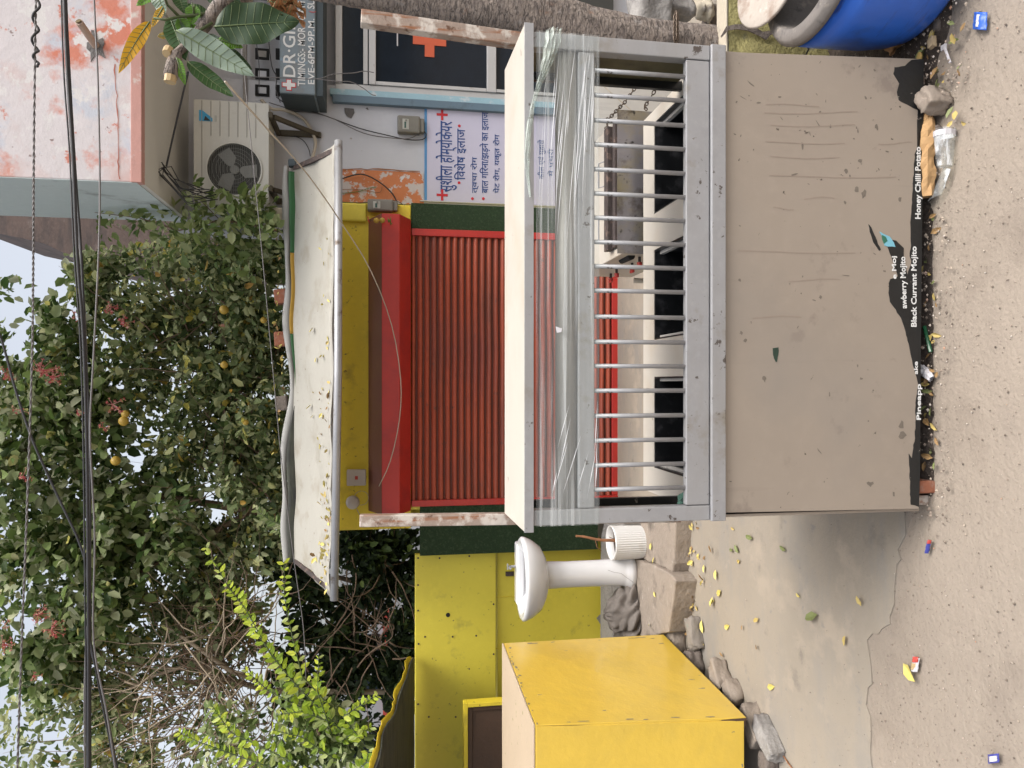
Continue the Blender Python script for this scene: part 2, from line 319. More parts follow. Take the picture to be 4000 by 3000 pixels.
# clear things
def clear(name, col, fac, rough, streak):
    m = bpy.data.materials.new(name); m.use_nodes = True; n = m.node_tree; L = n.links; n.nodes.clear()
    tc = n.nodes.new('ShaderNodeTexCoord'); mp = n.nodes.new('ShaderNodeMapping'); mp.inputs['Scale'].default_value = streak[0]; mp.inputs['Rotation'].default_value = streak[3] if len(streak) > 3 else (0, 0, 0)
    L.new(tc.outputs['Object'], mp.inputs[0])
    t = n.nodes.new('ShaderNodeTexNoise'); t.inputs['Scale'].default_value = 1; t.inputs['Detail'].default_value = 6; L.new(mp.outputs[0], t.inputs['Vector'])
    r = n.nodes.new('ShaderNodeMapRange'); r.inputs['From Min'].default_value = streak[1]; r.inputs['From Max'].default_value = streak[2]; r.inputs['To Min'].default_value = fac[0]; r.inputs['To Max'].default_value = fac[1]; L.new(t.outputs['Fac'], r.inputs['Value'])
    p = n.nodes.new('ShaderNodeBsdfPrincipled'); p.inputs['Base Color'].default_value = (*col, 1); p.inputs['Roughness'].default_value = rough
    b = n.nodes.new('ShaderNodeBump'); b.inputs['Strength'].default_value = .6; b.inputs['Distance'].default_value = .005; L.new(t.outputs['Fac'], b.inputs['Height']); L.new(b.outputs[0], p.inputs['Normal'])
    tr = n.nodes.new('ShaderNodeBsdfTransparent'); tr.inputs[0].default_value = (.93, .95, .94, 1)
    mx = n.nodes.new('ShaderNodeMixShader'); o = n.nodes.new('ShaderNodeOutputMaterial')
    L.new(r.outputs[0], mx.inputs[0]); L.new(tr.outputs[0], mx.inputs[1]); L.new(p.outputs[0], mx.inputs[2]); L.new(mx.outputs[0], o.inputs['Surface'])
    return m
M['wrap'] = clear('stretch_wrap', (.74, .77, .77), (.11, .62), .2, ((1.6, 30, 80), .54, .80, (0, R(5), 0)))
M['wrap_bunch'] = clear('bunched_wrap', (.66, .72, .66), (.14, .80), .25, ((9, 50, 120), .42, .72))
M['cup'] = clear('clear_cup', (.8, .82, .84), (.08, .75), .1, ((14, 14, 60), .5, .66))
# foliage
M['leaf_dark'] = leafmat('citrus_leaves', [(0, (.04, .068, .022)), (.2, (.11, .16, .05)), (.45, (.21, .26, .11)), (.7, (.36, .39, .22)), (.9, (.47, .49, .24)), (.975, (.50, .46, .10)), (1, (.44, .24, .05))])
M['leaf_shade'] = leafmat('shade_leaves', [(0, (.015, .028, .01)), (.6, (.03, .05, .018)), (.9, (.07, .11, .03)), (1, (.15, .2, .05))])  # darkened greens, the shade of the gap is put into the leaf colour
M['leaf_creeper'] = leafmat('creeper_leaves', [(0, (.035, .07, .02)), (.25, (.11, .17, .045)), (.5, (.21, .28, .09)), (.75, (.36, .40, .22)), (.95, (.48, .50, .34)), (1, (.50, .46, .10))])
M['leaf_bright'] = leafmat('bright_leaves', [(0, (.22, .34, .04)), (.5, (.42, .54, .05)), (.8, (.58, .64, .07)), (1, (.50, .58, .25))], .45)
M['leaf_mid'] = leafmat('mid_leaves', [(0, (.08, .13, .035)), (.5, (.19, .25, .08)), (.85, (.34, .38, .18)), (1, (.44, .46, .27))], .4)
M['flower'] = leafmat('red_flowers', [(0, (.40, .05, .06)), (.4, (.55, .13, .13)), (.7, (.66, .36, .34)), (1, (.45, .46, .12))], .3)
# ================================================================ SETTING
def ground():
    nx, ny = 90, 110
    xs = np.concatenate([np.linspace(-60, -4, 14)[:-1], np.linspace(-4, 4, 81), np.linspace(4, 60, 14)[1:]])
    ys = np.concatenate([np.linspace(-40, .6, 12)[:-1], np.linspace(.6, 7, 70), np.linspace(7, 200, 20)[1:]])
    mb = MB(); vs = []
    for x in xs:
        for y in ys:
            near = 1 if (abs(x) < 4.5 and y < 8) else 0
            z = near * (mnoise.noise(Vector((x * 1.5, y * 1.5, 0))) * .0025 + mnoise.noise(Vector((x * 6, y * 6, 3))) * .0012) - .002
            vs.append((x, y, z))
    n = len(ys)
    mb.add(vs, [(i * n + j, (i + 1) * n + j, (i + 1) * n + j + 1, i * n + j + 1) for i in range(len(xs) - 1) for j in range(n - 1)])
    m = mat('road_dust', (.335, .282, .228), .92, 0, .08, 1.6, .5, 60, bdist=.012, patches=(((.20, .16, .13), 90, .60, .68), ((.365, .308, .25), 1.1, .45, .75), ((.25, .205, .165), 3.1, .54, .76), ((.30, .25, .205), 22, .60, .74), ((.46, .41, .36), 150, .68, .72)), streak=((.31, .26, .212), (3, 9, 1), .5, .66))
    build(mb, 'ground', m, kind='structure', smooth=True)
ground()
def flat_poly(pts, z, th=.02, name='concrete_apron', m=None, jag=.02, step=.08):
    J = lambda c, k: mnoise.noise(Vector((c.x * 5, c.y * 5, k))) + .5 * mnoise.noise(Vector((c.x * 17, c.y * 17, k)))
    out = []
    for i, p in enumerate(pts):
        q = pts[(i + 1) % len(pts)]; a = Vector(p[:2]); b = Vector(q[:2]); k = max(1, int((b - a).length / step))
        for t in range(k):
            c = a.lerp(b, t / k); c += Vector((J(c, 1), J(c, 7))) * jag
            out.append(Vector((c.x, c.y, z)))
    mb = MB().prism(out, (0, 0, -1), th)
    return build(mb, name, m, kind='structure')
MC = mat('apron_concrete', (.33, .287, .232), .85, 0, .07, 1.5, .25, 60, bdist=.006, patches=(((.25, .235, .215), 2.2, .52, .72), ((.14, .11, .09), 60, .71, .73), ((.37, .32, .255), 1.0, .45, .7), ((.22, .19, .16), 170, .64, .70), ((.24, .21, .175), 6, .60, .72), ((.40, .34, .27), 3.6, .56, .66), ((.25, .23, .215), 14, .62, .72)), streak=((.28, .26, .235), (2, 7, 1), .5, .7))
g = lambda x, y, z=0: onZ(x, y, z)
flat_poly([g(3480, 1950), g(3510, 2080), g(3525, 2150), g(3500, 2300), g(3455, 2400), g(3400, 2600), g(3395, 2800), g(3420, 3000), g(3440, 3400), (-5, 2.4, 0), (-5, 7, 0), (2.4, 7, 0), (2.4, 3.0, 0), (1.2, 3.0, 0), (1.05, 2.75, 0), (-.35, 2.6, 0)], .0035, .03, m=MC, jag=.09, step=.04)

# trampled dark soil and rubble between stall and tree
def soil():
    a = MB()
    def fn(u, v):
        x = .80 + u * 1.5; y = 1.95 + v * 1.0
        e = min(u * 4, (1 - u) * 4, v * 3.2, (1 - v) * 4, 1); e = max(0, e + .45 * min(1, e * 4) * mnoise.noise(Vector((x * 7, y * 7, 4))) - .05)
        h = mnoise.noise(Vector((x * 9, y * 9, 0))) * .02 + mnoise.noise(Vector((x * 28, y * 28, 0))) * .012
        return Vector((x, y, .012 + e * .03 + h * max(e, 0) - (1 - min(1, e * 2)) * .04))
    a.grid(fn, 70, 50)
    build(a, 'soil_patch', M['soil'], kind='structure', smooth=True)
soil()
def painted_shade_under():  # bumpy ground below the cart, its shadow put into the dark colour
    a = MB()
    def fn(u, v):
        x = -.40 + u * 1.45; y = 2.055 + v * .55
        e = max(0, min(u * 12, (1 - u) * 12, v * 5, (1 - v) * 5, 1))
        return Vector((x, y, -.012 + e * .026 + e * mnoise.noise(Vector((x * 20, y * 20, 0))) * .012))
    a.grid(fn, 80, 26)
    build(a, 'painted_shade_under_cart', M['soil'], kind='structure', smooth=True)
painted_shade_under()

YW = 5.65
# ================================================================ CLINIC BUILDING (right)
def PY(x, y, Y): return onY(x, y, Y)
def zx(x, Y): return onY(x, 1500, Y).z
def xy(x, y, Y): return onY(x, y, Y).x
bl = thing('clinic_building', 'whitewashed two storey clinic with blue trim and peeling pink upper wall', 'building', (2.4, YW, 0))
# lower wall
zl = lambda x: zx(x, YW)
a = MB()
XL = xy(1500, 795, YW)            # left end of the clinic's lower wall at shop height
XR = 4.2
xwin = xy(1500, 345, YW)
a.box(XL, xwin, YW, YW + .25, 0, 3.2)                       # white wall left of the window
a.box(xwin, XR, YW + .12, YW + .25, zx(1305, YW), 3.2)       # over the window
a.box(xy(900, 905, YW), XL - .002, YW, YW + .25, zl(1170), 3.2)
build(a, 'wall', M['white_wall'], bl, bevel=.004)
# upper overhang
YF = 4.62
xc = xy(300, 702, YF); zb = zx(527, YF) - .01
a = MB()
a.box(xc, 5.5, YF, YW + .02, zb + .005, 7.5)
build(a, 'upper_wall', M['peel_wall'], bl, bevel=.006)
a = MB().box(xc - .004, xc - .001, YF, YW + .02, zb, 7.5)
build(a, 'upper_side_wall', M['side_wall'], bl)
a = MB().box(xc - .003, 5.5, YF - .012, YF + .05, zb - .03, zb + .03)
build(a, 'slab_edge', mat('pink_edge', (.52, .28, .24), .8, 0, .15, 8, .2, 30, patches=(((.6, .55, .5), 8, .6, .68),)), bl, bevel=.004)
a = MB().box(xc + .0, 5.5, YF + .051, YW + .0, zb - .028, zb + .0)
build(a, 'soffit', M['soffit'], bl)
a = MB().box(xy(700, 205, YW), xy(700, 175, YW), YF + .35, YW - .3, zb - .04, zb - .029)
build(a, 'soffit_batten', M['soffit'], bl)
# hole with a drain pipe in the upper wall
pc = PY(375, 180, YF)
a = MB(); hp = []
for k in range(14):
    an = 2 * math.pi * k / 14; rr = .055 + .022 * math.sin(k * 2.3) + .01 * math.cos(k * 5)
    hp.append((pc.x + rr * 1.35 * math.cos(an), YF - .004, pc.z + rr * .8 * math.sin(an)))
a.prism(hp, (0, 1, 0), .003)
h = build(a, 'broken_hole', M['crumble'], bl)
a = MB().tube([(pc.x, YF - .002, pc.z), (pc.x + .06, YF - .16, pc.z + .03)], .021, 16)
build(a, 'drain_pipe', M['pipe_pvc'], bl, smooth=False)
a = MB().tube([(pc.x + .062, YF - .163, pc.z + .031), (pc.x + .064, YF - .166, pc.z + .032)], .016, 16)
build(a, 'pipe_mouth', mat('pipe_mouth', (.14, .10, .04), .8), bl)
# crack along the upper wall
def crack(path, w0, m, parent, name='crack', off=(0, -.003, 0)):
    a = MB(); o = Vector(off); P = []
    for i in range(len(path) - 1):
        for t in np.linspace(0, 1, 7)[:-1]: P.append(path[i].lerp(path[i + 1], t))
    P.append(path[-1]); U = []; D = []
    for i, p in enumerate(P):
        j = mnoise.noise(p * 30) * .012; k = w0 * (.5 + abs(mnoise.noise(p * 19)) * 1.6)
        n_ = Vector((0, 0, 1)) if abs((path[-1] - path[0]).x) > abs((path[-1] - path[0]).z) else Vector((1, 0, 0))
        U.append(p + o + n_ * (j + k)); D.append(p + o + n_ * (j - k))
    k = len(P); a.add(U + D, [(i, i + 1, k + i + 1, k + i) for i in range(k - 1)])
    return build(a, name, m, parent)
crack([PY(445, 250, YF), PY(460, 400, YF), PY(462, 600, YF), PY(468, 700, YF)], .003, mat('crack_red', (.40, .13, .09), .9), bl)
# jali block band above the sign
for i, yy in enumerate((355, 291, 213, 135, 60, -20)):
    for xx, hh in ((1025, 25), (1086, 8)):
        p = PY(xx, yy, YW)
        if yy < 345: fx = .02
        a = MB(); s1 = .042; s2 = hh / 2900 * 5.8
        a.box(p.x - s1, p.x + s1, YW - .012, YW - .002, p.z - s2, p.z + s2)
        b_ = build(a, 'vent_block', M['dark_hole'], bl, bevel=.004)
        if hh > 10:
            a = MB().box(p.x - s1 * .6, p.x + s1 * .5, YW - .018, YW - .0125, p.z - s2 * .62, p.z + s2 * .55); build(a, 'inner_block', M['concrete'] if i in (2, 4) else M['white_wall'], b_, bevel=.004)
a = MB().box(xy(960, 420, YW), 4.2, YW - .03, YW - .001, zl(966), zl(952)); build(a, 'ledge', M['concrete'], bl)
# missing plaster
for pts in ([(1345, 422), (1382, 425), (1385, 440), (1372, 463), (1355, 455), (1346, 440)], [(1435, 420), (1440, 430), (1428, 424)]):
    build(MB().prism([PY(x, y, YW - .003) for x, y in pts], (0, -1, 0), .004), 'missing_plaster', M['crumble'], bl)
# orange peeled area
build(MB().box(xy(1500, 795, YW), xy(1500, 668, YW), YW - .006, YW - .0005, zl(1655), zl(1330)), 'peeled_plaster', M['orange_peel'], bl)
crack([PY(1340, 664, YW), PY(1480, 662, YW), PY(1640, 672, YW)], .004, M['stem'], bl, 'dry_creeper_stem', (0, -.012, 0))
# blue trims round the window
zt = zx(1300, YW)
build(MB().box(xy(1500, 418, YW), xy(1500, 389, YW), YW - .05, YW + .0, 0, zt), 'slate_trim', M['slate'], bl, bevel=.004)
build(MB().box(xy(1500, 389, YW) + .001, xy(1500, 364, YW), YW - .035, YW + .03, 0, zx(1290, YW)), 'light_trim', M['lightblue'], bl, bevel=.003)
# window
win = build(MB().box(xwin - .035, XR, YW + .02, YW + .03, 0.5, zt - .02).box(xwin - .04, XR, YW + .02, YW + .1, 0, .5), 'window', M['glass'], bl)
a = MB(); al = lambda y0, y1, x0, x1, d=.012: a.box(xy(1500, y0, YW), xy(1500, y1, YW), YW - d, YW + .019, zl(x1), zl(x0))
al(364, 337, 1312, 2500, .004)
al(337, -400, 1311, 1337, .02); al(336, -400, 1419, 1437, .012); al(336, -400, 1441, 1468, .022); al(336, 322, 1469, 1900, .018)
al(336, -400, 1901, 1937, .02); al(334, 322, 1938, 2500, .016); al(-60, -100, 1442, 2500, .03)
build(a, 'window_frame', M['alu'], win, bevel=.003)
cc = PY(1678, 158, YW + .016); cz = .062; ct = .2
z1, z2, hw = (zl(1613) - zl(1743)) / 2, (xy(1500, 92, YW) - xy(1500, 225, YW)) / 2, .036
a = MB(); a.box(cc.x - z1, cc.x + z1, YW + .014, YW + .0185, cc.z - hw, cc.z + hw); a.box(cc.x - hw, cc.x + hw, YW + .0145, YW + .0188, cc.z - z1, cc.z + z1)
build(a, 'cross_emblem', M['cross'], win)
# things seen dimly behind the glass
a = MB().box(cc.x - .06, cc.x + .01 + .1, YW + .014, YW + .0185, zl(1555), zl(1550)); build(a, 'tape_strip', M['white_pack'], win)
# sign beam
YS = 5.3
xs0 = xy(1150, 365, YS)
sg = MB().box(xs0, XR, YS, YW - .002, zx(1232, YS), zx(1092, YS))
sb = build(sg, 'sign_beam', M['sign_grey'], bl, bevel=.008)
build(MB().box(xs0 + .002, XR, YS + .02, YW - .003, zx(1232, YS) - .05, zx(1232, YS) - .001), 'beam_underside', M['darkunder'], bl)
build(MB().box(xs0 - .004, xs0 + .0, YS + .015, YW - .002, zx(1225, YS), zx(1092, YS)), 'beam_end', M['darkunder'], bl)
def sx(px, py, Y): return PY(px, py, Y)
def ln(body, xa, xb, ya, yb, Y, m, parent, bold=.0, **k):
    bold = min(bold * 1.5, .0085)
    """text between picture rows ya (left end) and yb (right end), cap height xa..xb"""
    p = PY(xb, ya, Y); q = PY(xa, yb, Y); text(body, 1, m, parent, (p.x, Y - .002, p.z), width=q.x - p.x, height=q.z - p.z, bold=bold, **k)
ln('DR·GIRI', 1104, 1153, 302, 60, YS, M['white_letter'], sb, .018)
ln('TIMINGS:- MOR-10 AM', 1162, 1192, 338, 5, YS, M['white_letter'], sb, .012)
ln('EVE-6PM-9P.M.', 1202, 1228, 330, 72, YS, M['white_letter'], sb, .012)
ln('(', 1200, 1228, 50, 42, YS, M['red_letter'], sb, .01); ln('SUN', 1200, 1228, 36, -30, YS, M['white_letter'], sb, .012)
pc_ = PY(1129, 332, YS); a = MB(); q_ = .042; a.box(pc_.x - q_ + .008, pc_.x + q_ - .008, YS - .004, YS - .001, pc_.z - .014, pc_.z + .014); a.box(pc_.x - .012, pc_.x + .012, YS - .0043, YS - .001, pc_.z - q_, pc_.z + q_)
build(a, 'cross_mark', M['white_letter'], sb)
a = MB(); q_ += .006; a.box(pc_.x - q_ + .008, pc_.x + q_ - .008, YS - .002, YS - .0005, pc_.z - .019, pc_.z + .019); a.box(pc_.x - .017, pc_.x + .017, YS - .0022, YS - .0005, pc_.z - q_, pc_.z + q_)
build(a, 'cross_outline', M['red_letter'], sb)
# poster
YP = YW - .012
po = build(MB().box(xy(1700, 787, YW), xy(1700, 424, YW), YP, YW - .001, zl(2262), zl(1668)), 'wall_poster', M['poster'], label='lilac clinic poster with blue and red Hindi lettering on the white wall', cat='poster')
build(MB().box(xy(1700, 787, YW), xy(1700, 420, YW), YP - .001, YW - .0005, zl(1668) + .001, zl(1658)), 'blue_border', mat('poster_blue', (.10, .30, .58), .6, 0, .15, 8, 0), po)
ln('सुशीला होम्योकेयर', 1682, 1765, 752, 470, YP, M['blue_letter'], po, .013)
for yy in (762, 448):
    c = PY(1727, yy, YP); s = .042; t = .009
    build(MB().box(c.x - s, c.x + s, YP - .003, YP, c.z - t, c.z + t).box(c.x - t, c.x + t, YP - .0032, YP, c.z - s, c.z + s), 'red_cross', M['red_letter'], po)
ln('िवशेष इलाज', 1768, 1816, 704, 502, YP, M['blue_letter'], po, .012)
def dot(x, y): c = PY(x, y, YP); build(MB().tube([(c.x, YP - .003, c.z), (c.x, YP, c.z)], .011, 12), 'bullet_dot', M['red_letter'], po)
dot(1793, 714); dot(1794, 492); dot(1845, 776); dot(1888, 776)
ln('त्वचा रोग', 1830, 1862, 755, 612, YP, M['blue_letter'], po, .011)
ln('बाल गिरना/झड़ने का इलाज', 1866, 1906, 755, 436, YP, M['blue_letter'], po, .011)
ln('पेट रोग, यकृत रोग', 1918, 1950, 755, 524, YP, M['blue_letter'], po, .011)
ln('कील एवं मुहासे', 2092, 2124, 700, 545, YP, M['blue_letter'], po, .011)
ln('में पथरी', 2138, 2160, 690, 580, YP, M['blue_letter'], po, .011)
ln('परामर्श हेतु सम्पर्क', 2172, 2192, 700, 450, YP, M['red_letter'], po, .006)
build(MB().box(xy(1700, 790, YW), xy(1700, 786, YW), YP - .006, YW, zl(2262), zl(1640)), 'poster_edge', M['alu'], po)

# electricity meter on the white wall
def meter(x0, x1, y0, y1, Y, label, d=.07):
    A = PY(x1, y1, Y); B = PY(x0, y0, Y)
    t = thing('electricity_meter', label, 'meter', ((A.x + B.x) / 2, Y, A.z))
    body = build(MB().box(A.x, B.x, Y - d, Y - .001, A.z, B.z), 'case', M['meter'], t, bevel=.012)
    w_, h_ = B.x - A.x, B.z - A.z
    f = build(MB().box(A.x + w_ * .18, B.x - w_ * .22, Y - d - .003, Y - d + .002, A.z + h_ * .5, B.z - h_ * .22), 'face_plate', M['meter_face'], t, bevel=.002)
    build(MB().box(A.x + w_ * .25, A.x + w_ * .6, Y - d - .005, Y - d - .002, A.z + h_ * .62, A.z + h_ * .7), 'display', M['lcd'], f)
    build(MB().tube([(A.x + w_ * .68, Y - d - .008, A.z + h_ * .62), (A.x + w_ * .68, Y - d - .001, A.z + h_ * .62)], .007, 10), 'button', M['meter'], f)
    build(MB().box(A.x + w_ * .1, B.x - w_ * .1, Y - d * .8, Y - .002, A.z - .03, A.z + .002), 'terminal_cover', M['meter'], t, bevel=.006)
    return t
meter(1552, 1640, 460, 532, YW, 'dusty grey electricity meter on the white wall above the poster')
meter(1436, 1536, 784, 834, 5.36, 'grey electricity meter with small display beside the red shutter hood')

# air conditioner
YA = 5.28
A = PY(1048, 806, YA); B = PY(758, 388, YA)
ac = thing('air_conditioner', 'dusty cream outdoor air conditioner unit bracketed high on the white wall', 'air conditioner', ((A.x + B.x) / 2, YA + .15, A.z))
W_, H_ = B.x - A.x, B.z - A.z
fc = Vector((A.x + W_ * .345, YA, A.z + H_ * .46)); fr = .178
def plate_with_hole(x0, x1, z0, z1, y, c, r, n=48, d=.02):
    """front plate with a round opening"""
    vs = []; fs = []
    for k in range(n):
        an = 2 * math.pi * (k + .5) / n; dx, dz = math.cos(an), math.sin(an)
        tx = ((x1 - c.x) / dx if dx > 0 else (x0 - c.x) / dx) if abs(dx) > 1e-6 else 9
        tz = ((z1 - c.z) / dz if dz > 0 else (z0 - c.z) / dz) if abs(dz) > 1e-6 else 9
        t = min(tx, tz); vs += [(c.x + dx * r, y, c.z + dz * r), (c.x + dx * t, y, c.z + dz * t), (c.x + dx * r, y + d, c.z + dz * r)]
    for k in range(n):
        a0, b0 = 3 * k, 3 * ((k + 1) % n); fs += [(a0, a0 + 1, b0 + 1, b0), (a0, b0, b0 + 2, a0 + 2)]
    for (cx_, cz_) in ((x0, z0), (x1, z0), (x1, z1), (x0, z1)):      # corner fill
        ang = math.atan2(cz_ - c.z, cx_ - c.x) % (2 * math.pi); k = int((ang / (2 * math.pi) * n - .5) // 1) % n
        vs.append((cx_, y, cz_)); fs.append((3 * k + 1, len(vs) - 1, 3 * ((k + 1) % n) + 1))
    return MB().add(vs, fs)
body = MB().box(A.x, B.x, YA + .022, YA + .28, A.z, B.z)
build(body, 'casing', M['ac'], ac, bevel=.008)
build(plate_with_hole(A.x - .002, B.x + .002, A.z - .002, B.z + .002, YA, fc, fr), 'front_plate', M['ac'], ac)
a = MB()
for k in range(7):
    zz = B.z - .05 - k * .058; a.box(A.x + (W_ * .66 if k > 0 else 0.01), B.x - .003, YA - .0035, YA + .001, zz - .0022, zz + .0022)
build(a, 'louvre_lines', mat('ac_line', (.33, .31, .27), .6), ac)
build(MB().lathe(fc + Vector((0, .019, 0)), [(fr, 0), (.001, .0)], 40, axis=Matrix.Rotation(R(90), 3, 'X')), 'fan_recess', M['ac_dark'], ac)
fn_ = MB()
for k in range(3):
    an = k * 2.09 + .5; u = Vector((math.cos(an), 0, math.sin(an))); v = Vector((-math.sin(an), 0, math.cos(an)))
    P = [fc + u * .02 + Vector((0, .014, 0)), fc + u * .07 - v * .05 + Vector((0, .010, 0)), fc + u * .15 - v * .04 + Vector((0, .010, 0)), fc + u * .14 + v * .05 + Vector((0, .017, 0)), fc + u * .05 + v * .03 + Vector((0, .016, 0))]
    fn_.add(P, [(0, 1, 2, 3, 4)])
fn_.tube([fc + Vector((0, .004, 0)), fc + Vector((0, .018, 0))], .03, 16)
build(fn_, 'fan', M['grill'], ac, recalc=False)
a = MB()
for k in range(1, 8): 
    r_ = fr * k / 7.5; P = [fc + Vector((r_ * math.cos(t), -.006, r_ * math.sin(t))) for t in np.linspace(0, 2 * math.pi, 33)]; a.tube(P, .0011, 4, cap=False)
for k in range(30):
    zz = -fr + 2 * fr * (k + .5) / 30; hw_ = math.sqrt(max(0, fr * fr - zz * zz)); a.tube([fc + Vector((-hw_, -.004, zz)), fc + Vector((hw_, -.004, zz))], .0011, 4)
build(a, 'fan_grill', M['grill'], ac)
build(MB().lathe(fc + Vector((0, -.004, 0)), [(fr - .004, 0), (fr - .004, .008), (fr + .006, .008), (fr + .006, 0)], 48, axis=Matrix.Rotation(R(90), 3, 'X')), 'grill_ring', M['ac'], ac)
# triangular blue emblem + wording, upper right corner
b0 = PY(778, 472, YA); b1 = PY(778, 430, YA); b2 = PY(830, 472, YA)
e_ = MB(); e_.prism([(b0.x, YA - .003, b0.z), (b0.x, YA - .003, b2.z), (b0.x + .022, YA - .003, b2.z), (b1.x, YA - .003, b0.z - .02), (b1.x, YA - .003, b0.z)], (0, 1, 0), .002)
build(e_, 'blue_emblem', M['ac_blue'], ac)
build(MB().prism([(b0.x + .004, YA - .0045, b0.z - .03), (b0.x + .004, YA - .0045, b2.z + .012), (b0.x + .035, YA - .0045, b0.z - .04)], (0, 1, 0), .0012), 'emblem_centre', M['ac_dark'], ac)
build(MB().box(b0.x + .0, b0.x + .042, YA - .003, YA - .001, b2.z - .028, b2.z - .014), 'rating_label', M['meter_face'], ac)
build(MB().box(A.x + .02, A.x + .06, YA - .003, YA - .001, A.z + .06, A.z + .08), 'sticker', M['white_pack'], ac)
for xx in (A.x + .12, B.x - .08):
    a = MB(); a.box(xx - .02, xx + .02, YA - .02, YW - .002, A.z - .03, A.z - .002); a.box(xx - .02, xx + .02, YW - .035, YW - .003, A.z - .32, A.z - .03)
    a.bar((xx, YA + .02, A.z - .03), (xx, YW - .02, A.z - .30), .03, .03)
    build(a, 'wall_bracket', M['bracket'], ac, bevel=.003)

# far stained building, left of the clinic, rising behind the trees
YB = 9.0
fb = thing('stained_building', 'dark brown stained rear building with sloping edge behind the foliage', 'building', (2.5, YB, 0))
pl = [PY(-80, 780, YB), PY(-80, 790, YB), PY(20, 800, YB), PY(110, 850, YB), PY(230, 930, YB), PY(330, 1010, YB), PY(900, 1010, YB), PY(1500, 1010, YB)]
top = [PY(-150, 600, YB)] + [PY(-150, 880, YB), PY(0, 913, YB), PY(90, 931, YB), PY(175, 952, YB), PY(253, 990, YB), PY(330, 1010, YB)]
poly = [(p.x, YB, p.z) for p in top] + [(top[-1].x, YB, 0), (top[0].x + 3, YB, 0), (top[0].x + 3, YB, top[0].z)]
build(MB().prism(poly, (0, 1, 0), 2), 'wall', M['stain_wall'], fb)

# far pale house glimpsed under the trees
YH = 13.0
fh = thing('pale_house', 'pale grey house with red band glimpsed under the trees', 'building', (-4, YH, 0))
A = PY(1700, 3300, YH); B = PY(1330, 2080, YH)
build(MB().box(A.x, B.x, YH, YH + 3, 0, B.z), 'wall', M['far_white'], fh)
A1 = PY(1520, 2900, YH - .1); B1 = PY(1496, 2380, YH - .1)
build(MB().box(A1.x, B1.x, YH - .1, YH - .002, A1.z, B1.z), 'red_band', M['far_red'], fh)
for yy in (2300, 2480, 2650, 2900):
    A1 = PY(1480, yy + 70, YH); B1 = PY(1380, yy, YH)
    build(MB().box(A1.x, B1.x, YH - .02, YH - .002, A1.z, B1.z), 'window', M['glass'], fh)
# back boundary wall closing the view low behind the shops
build(MB().box(-9, 1.0, 7.6, 7.8, 0, 1.35), 'rear_wall', M['stain_wall'], label='low dark boundary wall behind the shops', cat='wall', bevel=.01)

# ================================================================ RED SHUTTER SHOP
Y0 = 5.38
zs = lambda x: zx(x, Y0)
shop = thing('shutter_shop', 'small yellow shop with closed red roller shutter', 'shop', (0, Y0, 0))
xl, xr = xy(1500, 2065, Y0), xy(1500, 800, Y0)
build(MB().box(xl, xr, Y0 - .02, Y0 + 1.6, zs(1605), zs(1322)), 'fascia', M['yellow_dark'], shop, bevel=.006)
build(MB().box(xy(1500, 1992, Y0), xy(1500, 1975, Y0) , Y0 - .018, Y0 + .3, 0, zs(1605) - .002).box(xy(1500, 920, Y0), xr, Y0 + .0, Y0 + .3, 0, zs(1605) - .002), 'side_pier', M['yellow'], shop)
build(MB().box(xl, xr, Y0 + .3, Y0 + 1.6, 0, zs(1605) - .002), 'room', M['yellow_dark'], shop)
# brighter yellow plaster block at the right end, under the awning
build(MB().box(xy(1500, 870, Y0 - .03), xy(1500, 800, Y0 - .03), Y0 - .05, Y0 - .021, zx(1432, Y0 - .03), zx(1332, Y0 - .03)), 'plaster_block', M['yellow'], shop, bevel=.012)
# hood: half-hexagon box
hx0, hx1 = xy(1500, 2010, Y0 - .2), xy(1500, 837, Y0 - .2)
zt_, za_, zb_, zc_ = zx(1438, Y0 - .05), zx(1491, Y0 - .23), zx(1561, Y0 - .23), zx(1605, Y0 - .09)
prof = [(Y0 - .022, zt_ + .0), (Y0 - .23, za_), (Y0 - .23, zb_), (Y0 - .07, zc_), (Y0 - .022, zc_)]
a = MB()
n_ = len(prof); L_ = [(hx0, y, z) for y, z in prof]; R_ = [(hx1, y, z) for y, z in prof]
a.add(L_ + R_, [tuple(range(n_))], 1); b_ = MB()
a.f = []; a.m = []
for i in range(n_):
    a.f.append([i, (i + 1) % n_, (i + 1) % n_ + n_, i + n_]); a.m.append(1 if i == 0 else 0)
a.f.append(list(range(n_))); a.m.append(0); a.f.append([k + n_ for k in range(n_)][::-1]); a.m.append(0)
hood = build(a, 'shutter_hood', [M['red_hood'], M['maroon']], shop, bevel=.004)
# shutter
sx0, sx1 = xy(1500, 1955, Y0), xy(1500, 920, Y0)
sh_top, sh_bot = zc_ - .004, zs(2436)
a = MB(); prof = []; pitch_ = .050; z = sh_bot + .10
k = 0; vs = []
zz = []; 
while z < sh_top:
    for t, d in ((0, 0), (.14, .0), (.19, .013), (.3, .022), (.5, .025), (.7, .020), (.82, .011), (.88, 0)):
        zz.append((z + t * pitch_ * 1.0, d))
    z += pitch_
zz = [q for q in zz if q[0] < sh_top]
n_ = len(zz)
for q in range(49):
    x_ = sx0 + (sx1 - sx0) * q / 48
    a.v += [Vector((x_, Y0 - .005 - d - .006 * mnoise.noise(Vector((x_ * 2.2, z * 2.5, 4))), z + .0035 * mnoise.noise(Vector((x_ * 2.5, z * 1.2, 9))))) for z, d in zz]
for q in range(48):
    for i in range(n_ - 1): a.f.append([q * n_ + i, q * n_ + i + 1, (q + 1) * n_ + i + 1, (q + 1) * n_ + i]); a.m.append(1 if zz[i][1] < .001 and zz[i + 1][1] < .001 else 0)
